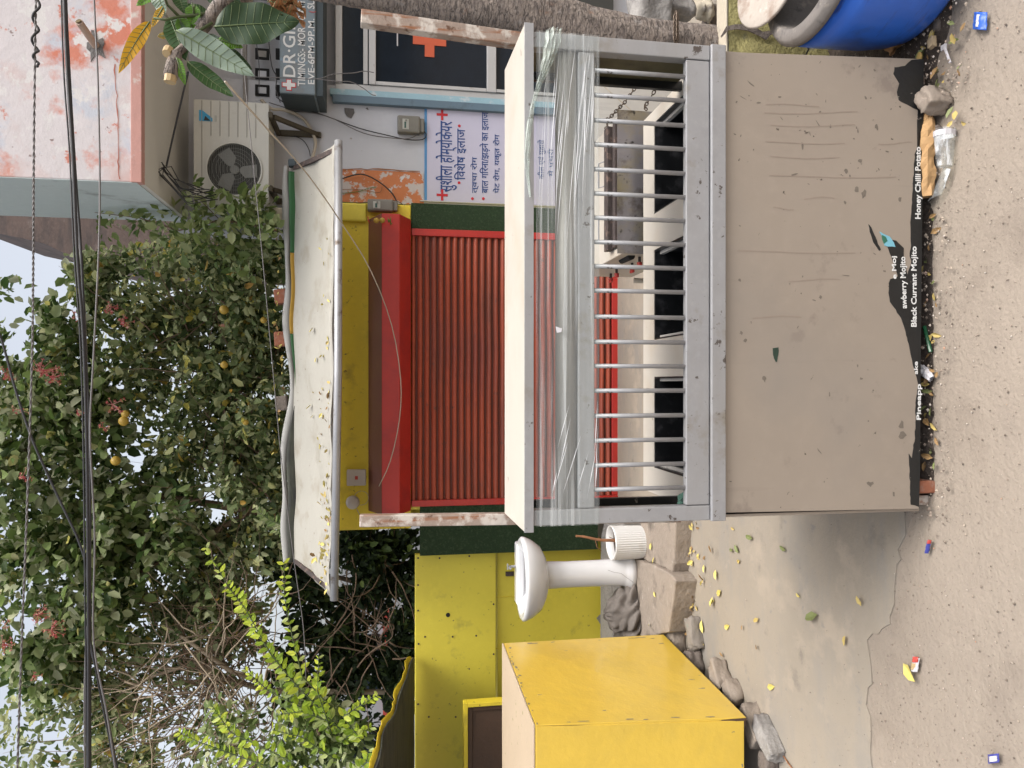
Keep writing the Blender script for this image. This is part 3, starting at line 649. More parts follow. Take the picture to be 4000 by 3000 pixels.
sh = build(a, 'shutter', [M['slat'], mat('slat_groove', (.15, .045, .03), .8, 0, .2, 20, .1, 40)], shop)
build(MB().box(sx0, sx1, Y0 - .03, Y0 - .004, sh_bot, sh_bot + .10), 'bottom_rail', M['red_hood'], sh, bevel=.004)
for xx in (.27, .62): 
    p = sx0 + (sx1 - sx0) * xx; build(MB().box(p, p + .05, Y0 - .05, Y0 - .03, sh_bot + .03, sh_bot + .045), 'handle', M['maroon'], sh, bevel=.003)
build(MB().box(sx0 - .045, sx0 - .001, Y0 - .04, Y0 + .0, sh_bot - .02, zc_ - .006), 'guide_rail', M['red_hood'], shop, bevel=.003)
build(MB().box(sx1 + .001, sx1 + .05, Y0 - .04, Y0 + .0, sh_bot - .02, zc_ - .006), 'guide_rail', M['red_hood'], shop, bevel=.003)
build(MB().box(xy(2400, 1990, Y0), xy(2400, 880, Y0), Y0 - .04, Y0 + .1, -.05, sh_bot - .004), 'threshold', M['plaster'], shop, bevel=.006)
# turf cladding
build(MB().box(sx1 + .051, xy(1500, 792, Y0), Y0 - .03, Y0 - .001, zs(2330), zs(1606)), 'turf_panel', M['turf'], shop)
build(MB().box(xy(1700, 2165, Y0), sx0 - .046, Y0 - .035, Y0 + .03, zs(2330), zs(1640)), 'turf_panel', M['turf'], shop)
# switch box and lamp on the fascia
A = PY(1430, 1893, Y0 - .02); B = PY(1356, 1833, Y0 - .02)
sb_ = build(MB().box(A.x, B.x, Y0 - .07, Y0 - .021, A.z, B.z), 'switch_box', M['switch'], label='small white switch box on the mustard shop fascia', cat='switch box', bevel=.006)
build(MB().box((A.x + B.x) / 2 - .012, (A.x + B.x) / 2 + .012, Y0 - .073, Y0 - .069, A.z + .055, A.z + .075), 'red_mark', M['red_pack'], sb_)
c = PY(1378, 1962, Y0 - .02)
lm = thing('bulb_holder', 'round white bulb holder with loose wires on the mustard fascia', 'lamp fitting', (c.x, Y0 - .02, c.z - .05))
build(MB().lathe(c + Vector((0, -.001, 0)), [(.001, .05), (.03, .045), (.045, .03), (.048, 0)], 24, axis=Matrix.Rotation(R(90), 3, 'X')), 'dome', M['switch'], lm, smooth=True)
build(MB().tube([c + Vector((-.03, -.02, -.02)), c + Vector((-.09, -.02, -.05)), c + Vector((-.12, -.01, -.13))], .003, 5).tube([c + Vector((.03, -.01, -.04)) + Vector((.05 * math.cos(t), 0, .05 * math.sin(t) - .02)) for t in np.linspace(0, 6.2, 20)], .002, 5), 'loose_wire', M['string'], lm)

# ---------------- awning
YAo = 4.55
pz = zx(1322, YAo); px1 = xy(1335, 550, YAo); px0 = xy(1300, 2345, YAo)
YT_ = 5.24
tz = zx(1140, YT_)
aw = thing('shop_awning', 'sloping cream tarpaulin awning on a pipe above the red shutter', 'awning', ((px0 + px1) / 2, 4.9, pz - .05))
build(MB().tube([(px0, YAo, zx(1305, YAo)), ((px0 + px1) / 2, YAo, (zx(1305, YAo) + pz) / 2 - .01), (px1, YAo, pz)], .024, 12), 'front_pipe', M['pipe'], aw, smooth=True)
tx1, tx0 = xy(1150, 655, YT_ + 0.00), xy(1150, 2190, YT_ + 0.00)
def aw_fn(u, v):
    a0 = Vector((px0 + .02 + (px1 - px0 - .04) * u, YAo, zx(1305, YAo) + (pz - zx(1305, YAo)) * u + .022)); b0 = Vector((tx0 + (tx1 - tx0) * u, YT_ + 0.00, tz))
    p = a0.lerp(b0, v); p.z += -.035 * math.sin(math.pi * v) * (.6 + .4 * math.sin(u * 9)) + mnoise.noise(Vector((u * 9, v * 4, 0))) * .018 
    return p
build(MB().grid(aw_fn, 60, 14), 'tarpaulin', M['tarp'], aw, smooth=True, solid=.003, recalc=False)
def hem(u, v):
    p = aw_fn(u, 0); an = v * math.pi * 1.5; return Vector((p.x, YAo - .027 * math.cos(an) * 1.0, p.z - .022 + .03 * math.sin(an)))
# rolled flap at the top
def rollc(u):
    p = aw_fn(u, 1); wob = .03 * math.sin(u * 6.5 + .8) + .05 * math.exp(-((u - .45) / .06) ** 2) * 0
    dz = .045 + .018 * math.sin(u * 7) * (1 - u) ** .5 - .045 * math.exp(-((u - .42) / .08) ** 2)
    return p + Vector((0, -.02, dz))
def roll(u, v):
    an = v * 2 * math.pi; c = rollc(u); r1 = .022 + .006 * math.sin(u * 23) ; return c + Vector((0, .02 * math.cos(an), r1 * math.sin(an) - .012))
build(MB().grid(roll, 70, 12), 'rolled_flap', M['tarp_roll'], aw, smooth=True, recalc=False)
def strip(u0, u1):
    def f(u, v): 
        uu = u0 + (u1 - u0) * u; c = rollc(uu); p = aw_fn(uu, 1); top_ = c + Vector((0, -.035, -.035)); bot_ = p + Vector((0, -.04, -.035)); return top_.lerp(bot_, v)
    return MB().grid(f, 24, 3)
build(strip(.0, .395), 'painted_shadow_strip', M['awn_under'], aw, smooth=True, solid=.003)  # dark strip painted in for the shadow below the rolled flap
build(strip(.40, .575), 'green_strip', M['tarp_green'], aw, smooth=True, solid=.003)
build(strip(.576, .78), 'orange_strip', M['tarp_orange'], aw, smooth=True, solid=.003)
build(strip(.781, .985), 'green_strip', M['tarp_green'], aw, smooth=True, solid=.003)
# dark gable triangle at the left end + frame
build(MB().bar((tx0 + .01, YT_ + -0.02, tz - .02), (px0 + .05, YAo, zx(1305, YAo)), .03, .02).bar((tx1 - .01, YT_ + -0.02, tz - .02), (px1 - .05, YAo, pz), .03, .02).tube([(tx0, YT_ + 0.02, tz - .02), (tx1, YT_ + 0.02, tz - .02)], .018, 8), 'frame', M['rust'], aw)
build(MB().box(tx1 - .0, tx1 + .05, YT_ + -0.04, YT_ + 0.02, tz - .03, tz + .02), 'corner_clamp', M['darkunder'], aw, bevel=.008)

# shop roof slab, just seen under the leaves
build(MB().box(xl - .05, xr + .02, Y0 + .0, Y0 + 1.7, zs(1322) + .001, zs(1322) + .05), 'roof_slab', M['concrete'], shop)
# bricks on the roof edge holding the tarp
grp = 'brick pieces holding the awning tarpaulin'
for i, (x, y, lb) in enumerate(((1092, 1325, 'mossy brick lying on the awning flap, middle one'), (1096, 1575, 'broken grey brick on the awning flap near the drooping end'), (1082, 845, 'pale pink brick on the wall ledge beside the awning'), (1092, 1160, 'dark brick on the awning flap nearest the pink brick'))):
    p = PY(x, y, YT_ + 0.05); build(MB().box(p.x - .05, p.x + .05, YT_ + 0.00, YT_ + 0.08, p.z - .05, p.z + .03, rot=Matrix.Rotation(R(random.uniform(-8, 8)), 3, 'Y')), 'brick', [M['brick'], M['stone_dark'], M['plaster'], M['brick']][i], label=lb, cat='brick', group=grp, bevel=.008)

# ================================================================ LEFT: boards, wall, kiosk awning
YL = 5.45
b1 = build(MB().box(xy(1700, 3600, YL), xy(1700, 2162, YL), YL, YL + .04, zx(1937, YL), zx(1621, YL)), 'yellow_board', M['yellow'], label='large yellow sheet board with dark hole behind the washbasin', cat='board', bevel=.005)
c = PY(1750, 2402, YL)
build(MB().tube([(c.x, YL - .003, c.z), (c.x, YL + .0, c.z)], .016, 14), 'hole', M['dark_hole'], b1)
for (x, y) in ((1633, 2180), (1633, 2285), (1633, 2385), (1717, 2180), (1833, 2172), (1928, 2360), (1660, 2487), (1768, 2487), (1860, 2483), (1928, 2555), (1633, 2750), (1675, 2800), (1780, 2800), (1635, 2515)):
    p = PY(x, y, YL); build(MB().tube([(p.x, YL - .004, p.z), (p.x, YL + .0, p.z)], .007, 8), 'rivet', M['rust'], b1)
yw = build(MB().box(xy(1945, 3600, YL + .05), xy(1945, 2128, YL + .05), YL + .05, YL + .2, 0, zx(1943, YL + .05)), 'yellow_wall', M['yellow'], label='low yellow painted wall with stains under the yellow board', cat='wall', bevel=.006)
# little dent/patch cover strips on that wall
for (x, y) in ((1990, 2330), (1985, 2530)):
    p = PY(x, y, YL + .05)
    build(MB().box(p.x - .002, p.x + .002, YL + .046, YL + .05, p.z - .12, p.z + .1), 'seam', M['yellow_dark'], yw)
p = PY(1990, 2240, YL + .05); build(MB().box(p.x - .015, p.x + .015, YL + .03, YL + .049, p.z - .03, p.z + .03), 'hinge', M['rust'], yw)
p = PY(2368, 2430, YL + .05); build(MB().prism([PY(x, y, YL + .047) for x, y in ((2330, 2415), (2350, 2445), (2380, 2440), (2395, 2425), (2375, 2405), (2345, 2400))], (0, 1, 0), .003), 'bare_patch', M['concrete'], yw)
# pole beside turf
# brown hoarding with yellow frame
YQ = 5.0
q0 = PY(1810, 2742, YQ); q1 = PY(2120, 3400, YQ)
hb = thing('brown_hoarding', 'brown panel in a yellow frame behind the big yellow box', 'panel', ((q0.x + q1.x) / 2, YQ, .0))
build(MB().box(q1.x, q0.x - .06, YQ, YQ + .03, .2, q0.z - .06), 'panel', M['wood_dark'], hb)
build(MB().box(q1.x, q0.x, YQ - .03, YQ + .04, q0.z - .028, q0.z).box(q0.x - .028, q0.x, YQ - .03, YQ + .04, 0, q0.z - .029), 'frame', M['yellow_dark'], hb, bevel=.003)
build(MB().box(q1.x, q0.x - .03, YQ - .015, YQ + .035, q0.z - .06, q0.z - .03).box(q0.x - .06, q0.x - .03, YQ - .015, YQ + .035, 0, q0.z - .061), 'inner_frame', M['wood_dark'], hb, bevel=.003)
# kiosk awning
xk = -1.98
def ka(u, v):    # u: towards left, v: from wall to front
    y = 5.42 - v * 1.9; z = 1.515 + .33 * v / 1.0 * (1.9 / 1.62) * .83; wob = .008 * math.sin(v * 23) * math.exp(-u * 5)
    return Vector((xk - u * 3 + .022 * math.sin(v * 13) * (1 - u), y, z + wob + mnoise.noise(Vector((u * 6, v * 6, 2))) * .012))
kw = thing('kiosk_awning', 'dark sagging kiosk awning with crinkled yellow edge, left of the shop', 'awning', (xk - 1, 4.6, 1.5))
build(MB().grid(ka, 30, 30), 'sheet', M['awn_under'], kw, smooth=True, solid=.008)
def ke(u, v):
    p = ka(0, v); w_ = .02 + .018 * max(0, math.sin(v * 27)) + .012 * mnoise.noise(Vector((v * 30, 0, 0))) ; return p + Vector((-.02 + .03 * u, 0, .006 + u * w_))
build(MB().grid(ke, 3, 60), 'yellow_edge', M['awn_yellow'], kw, smooth=True, solid=.006)
build(MB().tube([ka(0, v) + Vector((-.02, 0, .012)) for v in np.linspace(0, 1, 12)], .012, 8).tube([(xk - .3, 3.75, 0), (xk - .3, 3.75, ka(.1, .88).z)], .02, 8), 'pole', M['bracket'], kw)
# ================================================================ FOOD CART
YC = 2.08
zc = lambda x: zx(x, YC)
CX0, CX1 = -.400, 1.000
cart = thing('food_cart', 'worn steel and cream food cart with barred front wrapped in clear film', 'food cart', ((CX0 + CX1) / 2, YC + .3, 0))
# front sheet with a slight taper
A0, A1, B0, B1 = onY(2828, 2003, YC), onY(2828, 202, YC), onY(3590, 1988, YC), onY(3610, 230, YC)
fp = build(MB().hexa([B0, B1, B1 + Vector((0, .012, 0)), B0 + Vector((0, .012, 0)), A0, A1, A1 + Vector((0, .012, 0)), A0 + Vector((0, .012, 0))]), 'front_panel', M['panel'], cart, bevel=.0015)
def onp(x, y, off=.0015): p = onY(x, y, YC); p.y = YC - off; return p
def film(pts, name='black_film', off=.0012, m=None):
    a = MB(); P = []
    for i, p in enumerate(pts):
        q = pts[(i + 1) % len(pts)]; L_ = math.hypot(q[0] - p[0], q[1] - p[1]); k = max(1, int(L_ / 12))
        if (p[0] > 3580 and q[0] > 3580): k = 1
        for t in range(k):
            x = p[0] + (q[0] - p[0]) * t / k; y = p[1] + (q[1] - p[1]) * t / k
            if k > 1: x += mnoise.noise(Vector((x * .05, y * .05, 0))) * 4; y += mnoise.noise(Vector((x * .05, y * .05, 5))) * 4
            P.append(onp(x, y, off))
    return build(a.prism(P, (0, 1, 0), off - .0002), name, m or M['black'], fp)
film([(3608, 231), (3592, 231), (3560, 233), (3535, 258), (3494, 263), (3490, 290), (3512, 325), (3503, 360), (3509, 392), (3585, 430), (3582, 470), (3582, 573), (3573, 603), (3567, 693), (3564, 754), (3555, 892), (3558, 960), (3553, 1000), (3560, 1020), (3545, 1075), (3530, 1020), (3530, 970), (3500, 940), (3478, 935), (3465, 960), (3480, 1000), (3508, 1080), (3478, 1090), (3470, 1105), (3476, 1180), (3519, 1242), (3537, 1296), (3549, 1343), (3563, 1410), (3573, 1452), (3588, 1500), (3576, 1572), (3576, 1650), (3573, 1711), (3561, 1790), (3551, 1772), (3551, 1815), (3555, 1904), (3557, 1970), (3589, 1980), (3593, 1850), (3595, 1500), (3600, 1000), (3604, 600)])
film([(3392, 876), (3402, 888), (3420, 930), (3440, 975), (3432, 980), (3412, 945), (3398, 905)], 'torn_film')
film([(3435, 905), (3450, 915), (3475, 925), (3490, 948), (3496, 965), (3455, 960), (3448, 930)], 'torn_sticker', .0018, mat('sticker_blue', (.20, .50, .62), .4, 0, .1, 9, 0))
film([(3443, 918), (3458, 925), (3466, 942), (3452, 952), (3446, 935)], 'torn_sticker', .0022, mat('sticker_green', (.03, .16, .10), .4, 0, .1, 9, 0))
film([(3018, 1360), (3040, 1357), (3042, 1372), (3035, 1412), (3030, 1415), (3020, 1385)], 'torn_film', .0012, mat('dark_green_film', (.02, .045, .03), .5, 0, .3, 60, 0))
random.seed(11)
for (x, y, s) in ((3345, 740, 16), (3320, 690, 10), (3345, 500, 9), (3305, 670, 12), (3375, 760, 22), (3240, 1540, 12), (3350, 510, 12), (3205, 1160, 12), (3398, 1890, 14), (3490, 1930, 16), (3520, 1660, 20), (3425, 495, 16), (3135, 1080, 7), (3085, 1108, 6), (3350, 1430, 7), (3365, 1480, 8), (2985, 1480, 14), (3525, 1700, 18), (2890, 1095, 8), (2895, 1300, 10), (3300, 790, 9), (2910, 1330, 9), (3360, 630, 10), (3515, 780, 16), (3150, 520, 6), (3225, 395, 9)):
    P = []; el = random.uniform(.3, 1.2)
    for k in range(9):
        an = 2 * math.pi * k / 9; rr = s * random.uniform(.35, 1); P.append((x + rr * math.cos(an) * el, y + rr * math.sin(an)))
    film(P, 'scuff', .0006, mat('scuff', (.20, .17, .14), .5, .2, .3, 60, .1) if 'scuff' not in bpy.data.materials else bpy.data.materials['scuff'])
random.seed(77)
for k in range(60):
    x = random.uniform(2850, 3540); y = random.choice((random.uniform(230, 700), random.uniform(230, 1960))); l_ = random.choice((2.5, 4, 6, 9, 18)) * random.uniform(.7, 1.3); w_ = min(l_, random.uniform(1.2, 5)); an0 = random.uniform(0, 3.14); P = []
    for q in range(7):
        an = 2 * math.pi * q / 7; rr = random.uniform(.5, 1); dx = rr * l_ * math.cos(an); dy = rr * w_ * math.sin(an); P.append((x + dx * math.cos(an0) - dy * math.sin(an0), y + dx * math.sin(an0) + dy * math.cos(an0)))
    film(P, 'scuff', .0006, bpy.data.materials['scuff'])
for (y0, x0, x1) in ((412, 2990, 3200), (440, 2985, 3350), (490, 3010, 3340), (558, 2990, 3300), (615, 3010, 3280), (690, 3005, 3500), (775, 3140, 3260), (815, 3020, 3100), (985, 2880, 3340), (1095, 3080, 3280), (1240, 2940, 3130), (560, 3430, 3560)):
    P = [onp(x0 + (x1 - x0) * t, y0 + 5 * math.sin(t * 4 + y0), .0007) for t in np.linspace(0, 1, 12)]
    a = MB(); u = [p + Vector((.0016 + .0006 * math.sin(i * 2.1), 0, 0)) for i, p in enumerate(P)]; d = [p - Vector((.0014, 0, 0)) for p in P]; k = len(P)
    a.add(u + d, [(i, i + 1, i + 1 + k, i + k) for i in range(k - 1)])
    build(a, 'drip_stain', bpy.data.materials.get('drip') or mat('drip', (.33, .265, .215), .5, .1, .05, 9, 0), fp)
def lt(body, xa, xb, ya, yb, bold=.022, tilt=0):
    p = onp(xb, ya, .0018); q = onp(xa, yb, .0018); text(body, 1, M['white_letter'], fp, p, width=q.x - p.x, height=q.z - p.z, bold=bold, tilt=tilt, ext=.0003)
lt('Honey Chilli Potato', 3566, 3594, 856, 573)
lt('Black Currant Mojito', 3550, 3578, 1277, 962)
lt('awberry Mojito', 3512, 3540, 1205, 1002, tilt=R(2))
lt('e Moj', 3478, 3500, 1090, 1000, tilt=R(2))
lt('ake', 3568, 3583, 1462, 1412); lt('Pineapp', 3573, 3595, 1640, 1500)
# counter edge, beams, posts
build(MB().box(CX0 - .006, CX1 + .006, YC - .014, YC + .02, zc(2829), zc(2772)), 'counter_edge', M['steel'], cart, bevel=.003)
build(MB().box(CX0 + .042, CX1 - .042, YC - .004, YC + .02, zc(2769), zc(2678)), 'lower_beam', M['steel'], cart, bevel=.003)
build(MB().box(CX0 + .042, CX1 - .042, YC - .003, YC + .02, zc(2322), zc(2258)), 'upper_beam', M['steel'], cart, bevel=.003)
build(MB().tube([(CX0 + .03, YC + .035, zc(2225)), (CX1 - .03, YC + .035, zc(2225))], .034, 20), 'shelf_tube', mat('dull_steel', (.30, .285, .26), .5, .25, .1, 4, .05, 30, streak=((.22, .20, .18), (1.2, 30, 10), .5, .75)), cart, smooth=True)
pf = (CX0 - .004, CX0 + .040), (CX1 - .040, CX1 + .004)
for k, (x0, x1) in enumerate(pf):
    build(MB().box(x0, x1, YC - .006, YC + .034, zc(2770), zc(2082)), 'post', M['steel'], cart, bevel=.003)
ZT = zc(2046)
roof = build(MB().hexa([(CX0 - .02, YC - .012, zc(2081)), (CX1 + .022, YC - .012, zc(2081)), (CX1 + .02, YC + .30, zc(2081) + .01), (CX0 - .02, YC + .30, zc(2081) + .01), (CX0 - .02, YC - .012, ZT), (CX1 + .022, YC - .012, ZT), (CX1 + .02, YC + .30, ZT + .008), (CX0 - .02, YC + .30, ZT + .008)]), 'roof', M['cream'], cart, bevel=.002)
build(MB().box(CX0 - .021, CX1 + .023, YC - .016, YC - .0122, zc(2081), ZT + .001), 'roof_trim', M['steel'], roof, bevel=.001)
# notch-cut black tape mark on right end of trim
bars = []
bar0 = build(MB().tube([(0, YC + .006, zc(2682)), (0, YC + .006, zc(2318))], .0066, 12), 'bar', M['steel'], cart, smooth=True)
for i, yd in enumerate((157, 210, 264, 316, 369, 421, 473, 525, 577, 629, 685, 739, 791, 844, 898, 951, 1004, 1056)):
    x = onY(2500, yd * 1.808, YC).x
    o = bar0 if i == 0 else copy_of(bar0, Vector(), parent=cart)
    o.location = Vector((x, 0, 0)) if i else Vector((x, 0, 0))
# side panels, rear posts
olive = mat('grimy_panel', (.17, .145, .075), .55, .1, .2, 4, .08, 20, patches=(((.07, .055, .03), 6, .5, .7), ((.26, .22, .13), 9, .6, .7)))
for s, x in ((-1, CX0), (1, CX1)):
    xa, xb = (x, x + .006) if s < 0 else (x - .006, x)
    build(MB().box(xa, xb, YC + .036, YC + .24, zc(2770) + .0, zc(2085)), 'side_panel', olive, cart)
    xa, xb = (x + .001, x + .03) if s < 0 else (x - .03, x - .001)
    build(MB().box(xa, xb, YC + .242, YC + .262, .74, zc(2085)), 'rear_post', M['black'], cart, bevel=.002)
# body below the counter
YR = 2.70; ZCT = .742
build(MB().box(CX0, CX0 + .008, YC + .014, YR, .05, .70).box(CX1 - .008, CX1, YC + .014, YR, .05, .70).box(CX0 + .009, CX1 - .009, YR - .008, YR, .05, .70), 'cabinet', M['panel'], cart)
for x in (CX0 + .03, CX1 - .03):
    for y in (YC + .05, YR - .04): build(MB().box(x - .015, x + .015, y - .015, y + .015, 0, .12), 'leg', M['rust_tube'], cart)
# counter top with three sunk wells
wells = [(onY(2555, 838, YR - .11).x, onY(2555, 482, YR - .11).x), (onY(2555, 1328, YR - .11).x, onY(2555, 978, YR - .11).x), (onY(2550, 1826, YR - .11).x, onY(2550, 1472, YR - .11).x)]
wells = sorted(wells); wy0, wy1 = YC + .08, YR - .115
wells = [(a, b) for a, b in wells]
ct = MB(); ct.box(CX0 + .001, CX1 - .001, YC + .022, wy0, ZCT - .012, ZCT); ct.box(CX0 + .001, CX1 - .001, wy1, YR, ZCT - .012, ZCT)
edges = [CX0 + .001] + [v for w_ in wells for v in w_] + [CX1 - .001]
for k in range(0, len(edges), 2): ct.box(edges[k], edges[k + 1], wy0 + .0001, wy1 - .0001, ZCT - .0121, ZCT + .0001)
top = build(ct, 'counter_top', M['cream'], cart)
for (xa, xb) in wells:
    t = .006; zd = .45
    wl = MB(); wl.box(xa, xa + t, wy0, wy1, zd, ZCT - .002); wl.box(xb - t, xb, wy0, wy1, zd, ZCT - .002); wl.box(xa + t, xb - t, wy1 - t, wy1, zd, ZCT - .002); wl.box(xa + t, xb - t, wy0, wy0 + t, zd, ZCT - .002); wl.box(xa, xb, wy0, wy1, zd - .01, zd)
    o = build(wl, 'sunk_tray', M['tray'], cart)
    for e0, e1 in ((xa + t, xa + .016), (xb - .016, xb - t)): build(MB().box(e0, e1, wy0 + .01, wy1 - t - .001, ZCT - .035, ZCT - .02), 'tray_rim', M['board'], o)
xa, xb = wells[0]
p0 = Vector(((xa + xb) / 2 - .02, wy0 + .2, ZCT - .06))
gas = build(MB().lathe(p0, [(.001, .02), (.02, .018), (.022, .006), (.05, .0), (.056, -.012), (.05, -.03), (.001, -.03)], 28), 'regulator', M['white_pack'], None, label='round pale burner cap lying in the left tray of the cart', cat='burner cap', smooth=True)
xa, xb = wells[2]
build(MB().tube([Vector((xa + .12 + .07 * math.cos(t), wy1 - .12 + .06 * math.sin(t), .60 + .02 * t)) for t in np.linspace(.4, 4.6, 20)], .003, 6), 'hose', M['wire_grey'], label='thin grey hose curled in the right tray of the cart', cat='hose')
# green rag
a = MB()
c = onY(2650, 1962, YC + .06); 
def rag(u, v):
    return Vector((c.x - .02 + .045 * u + .012 * math.sin(v * 9), c.y + .05 * v + .01 * math.sin(u * 11), ZCT + .004 + .075 * (math.sin(u * math.pi) * math.sin(v * math.pi)) ** .6 + .014 * mnoise.noise(Vector((u * 7, v * 7, 1)))))
build(a.grid(rag, 18, 18), 'green_rag', M['green_cloth'], label='crumpled green rag in the left corner of the cart counter', cat='rag', smooth=True, solid=.002)
# plastic wrap
def wrp(u, v):
    x = CX0 - .006 + (CX1 - CX0 + .012) * u; z = zc(2338) + (zc(2092) - zc(2338)) * v
    lim = 1 - .0 * u
    return Vector((x, YC - .0085 - .002 * mnoise.noise(Vector((u * 6, v * 60, 0))) , z))
wr = build(MB().grid(wrp, 80, 40), 'stretch_wrap', M['wrap'], cart, smooth=True, recalc=False)
bp = [(2158, 128, 30), (2150, 180, 33), (2138, 240, 26), (2112, 310, 15), (2090, 370, 9), (2072, 440, 9), (2060, 520, 12), (2052, 620, 12), (2056, 700, 6), (2064, 780, 2)]
def bunch(u, v):
    t = u * (len(bp) - 1); i = min(int(t), len(bp) - 2); f = t - i
    x = bp[i][0] * (1 - f) + bp[i + 1][0] * f; y = bp[i][1] * (1 - f) + bp[i + 1][1] * f; h = bp[i][2] * (1 - f) + bp[i + 1][2] * f
    q = onY(x + (v - .5) * 2 * h, y, YC); return Vector((q.x, YC - .022 - .010 * math.sin(v * math.pi) + .007 * math.sin(v * 25 + 3 * mnoise.noise(Vector((u * 14, v * 4, 0)))) * (1 - .4 * u), q.z))
build(MB().grid(bunch, 90, 40), 'bunched_film', M['wrap_bunch'], wr, smooth=True, recalc=False)
# pale long film creases
a = MB(); random.seed(5); crm = clear('crease', (.9, .92, .95), (.35, .95), .15, ((4, 40, 60), .3, .6))
for k in range(40):
    right = k < 30
    if k == 30: build(a, 'film_crease', crm, wr); a = MB()
    y0 = random.uniform(150, 420) if right else random.uniform(1750, 1990); L_ = random.uniform(120, 600) if right else random.uniform(80, 260)
    x0 = random.uniform(2120, 2330); sl = random.uniform(-.13, -.03) if right else random.uniform(.1, .35)
    y1 = y0 + L_ if right else y0 - L_
    x1 = x0 + sl * L_
    if x1 < 2085: x1 = 2085 + random.uniform(0, 20)
    x1 = min(x1, 2330)
    p = onY(x0, y0, YC); q = onY(x1, y1, YC); wd = random.uniform(.0005, .0013)
    p.y = q.y = YC - .0125 - .0004 * (k % 7)
    m_ = (p + q) / 2; a.add([p, m_ + Vector((0, 0, wd)), q, m_ - Vector((0, 0, wd))], [(0, 1, 2, 3)])
build(a, 'film_crease', crm, wr)
# small tear in film
c = onY(2175, 1300, YC - .012)
build(MB().prism([c + Vector((0, 0, 0)), c + Vector((.018, -.002, .004)), c + Vector((.012, -.006, -.014)), c + Vector((.002, -.004, -.012))], (0, -1, 0), .0005), 'torn_flap', M['white_pack'], wr)
# rusty square tubes behind the roof
build(MB().bar(onY(2035, 2036, YC + .33) - Vector((0, 0, .55)), onY(1405, 2033, YC + .33), .037, .037), 'rusty_tube', M['rust_tube'], cart, bevel=.003)
build(MB().bar(onY(2060, 215, YC + .34) - Vector((-.01, 0, .5)), onY(1410, 72, YC + .30), .045, .04), 'rusty_tube', M['rust_tube'], cart, bevel=.003)

# ================================================================ GAS STOVE on its own stand, behind the cart
YT0 = 2.76
X0, X1 = onY(2450, 990, YT0).x, 1.06
zt0, zt1 = zx(2412, YT0), zx(2530, YT0)
st = thing('gas_stove', 'blackened steel gas stove with red knobs standing behind the barred cart', 'stove', ((X0 + X1) / 2, YT0 + .3, 0))
build(MB().box(X0, X1, YT0, YT0 + .003, .50, zt0), 'front_plate', M['burnt'], st)
build(MB().box(X0 + .0, X1, YT0 + .0031, YT0 + .62, .56, zt0 - .02), 'body', M['cream'], st, bevel=.004)
ztop = zt0 - .02
a = MB(); a.box(X0 + .03, X1 - .03, YT0 + .03, YT0 + .06, ztop, ztop + .022); a.box(X0 + .03, X1 - .03, YT0 + .10, YT0 + .15, ztop + .002, ztop + .03)
build(a, 'griddle_edge', M['rust'], st, bevel=.003)
build(MB().box(X0 + .03, X1 - .03, YT0 + .061, YT0 + .099, ztop - .001, ztop + .003), 'slot', M['dark_hole'], st)
for xx in (X0 + .08, X0 + .30): build(MB().tube([(xx, YT0 + .15, ztop + .02), (xx, YT0 + .19, ztop + .04), (xx + .1, YT0 + .19, ztop + .04), (xx + .1, YT0 + .15, ztop + .02)], .0035, 6), 'wire_handle', M['steel'], st)
for k in range(4):
    yy = YT0 + .06 + k * .15; zz = ztop - .09 - .02 * (k % 2)
    kb = build(MB().tube([(X0 - .03, yy, zz), (X0 - .001, yy, zz)], .006, 8), 'knob_stem', M['rust'], st)
    build(MB().box(X0 - .042, X0 - .03, yy - .016, yy + .016, zz - .006, zz + .006).tube([(X0 - .03, yy, zz), (X0 - .022, yy, zz)], .011, 12), 'knob', M['knob'], kb, bevel=.002)
build(MB().tube([(X0 - .002, YT0 + .04, ztop - .05), (X0 + .001, YT0 + .16, ztop - .05)], .015, 10), 'gas_slot', M['dark_hole'], st)
build(MB().tube([(X0 - .04, YT0 + .25, .6), (X0 - .05, YT0 + .25, .45), (X0 - .04, YT0 + .3, .3), (X0 + .1, YT0 + .5, .05)], .012, 8).tube([(X0 - .02, YT0 + .58, .56), (X0 - .02, YT0 + .58, 0)], .012, 8).tube([(X1 - .05, YT0 + .58, .56), (X1 - .05, YT0 + .58, 0)], .012, 8).tube([(X1 - .05, YT0 + .03, .5), (X1 - .05, YT0 + .03, 0)], .012, 8).tube([(X0 + .02, YT0 + .03, .5), (X0 + .02, YT0 + .03, 0)], .012, 8), 'stand', M['string'], st, smooth=True)
# marble board behind
Yb = 3.7
build(MB().box(onY(2450, 560, Yb).x, onY(2450, 120, Yb).x, Yb, Yb + .02, 0, onY(2300, 300, Yb).z), 'marble_board', M['board'], label='pale stained marble board leaning behind the stove', cat='board', bevel=.003)
build(MB().tube([onY(2345, 325, Yb - .03), onY(2520, 480, Yb - .03)], .003, 5), 'stay_wire', M['string'], label='thin pale wire slanting over the marble board', cat='wire')
def chain(path, name, label, parent=None, L=.022, r=.0024):
    pts = []; 
    for i in range(len(path) - 1):
        d = (path[i + 1] - path[i]).length; k = max(1, int(d / (L * .72)))
        for t in range(k): pts.append((path[i].lerp(path[i + 1], t / k), (path[i + 1] - path[i]).normalized()))
    a = MB()
    for i, (p, t) in enumerate(pts):
        u = t.cross(Vector((0, 1, 0))).normalized(); v = t.cross(u)
        n_ = u if i % 2 else v
        a.tube([p + t * (L / 2 * math.cos(q)) + n_ * (L * .28 * math.sin(q)) for q in np.linspace(0, 2 * math.pi, 11)], r, 5, cap=False)
    return build(a, name, M['chain'], label=label, cat='chain', smooth=True)
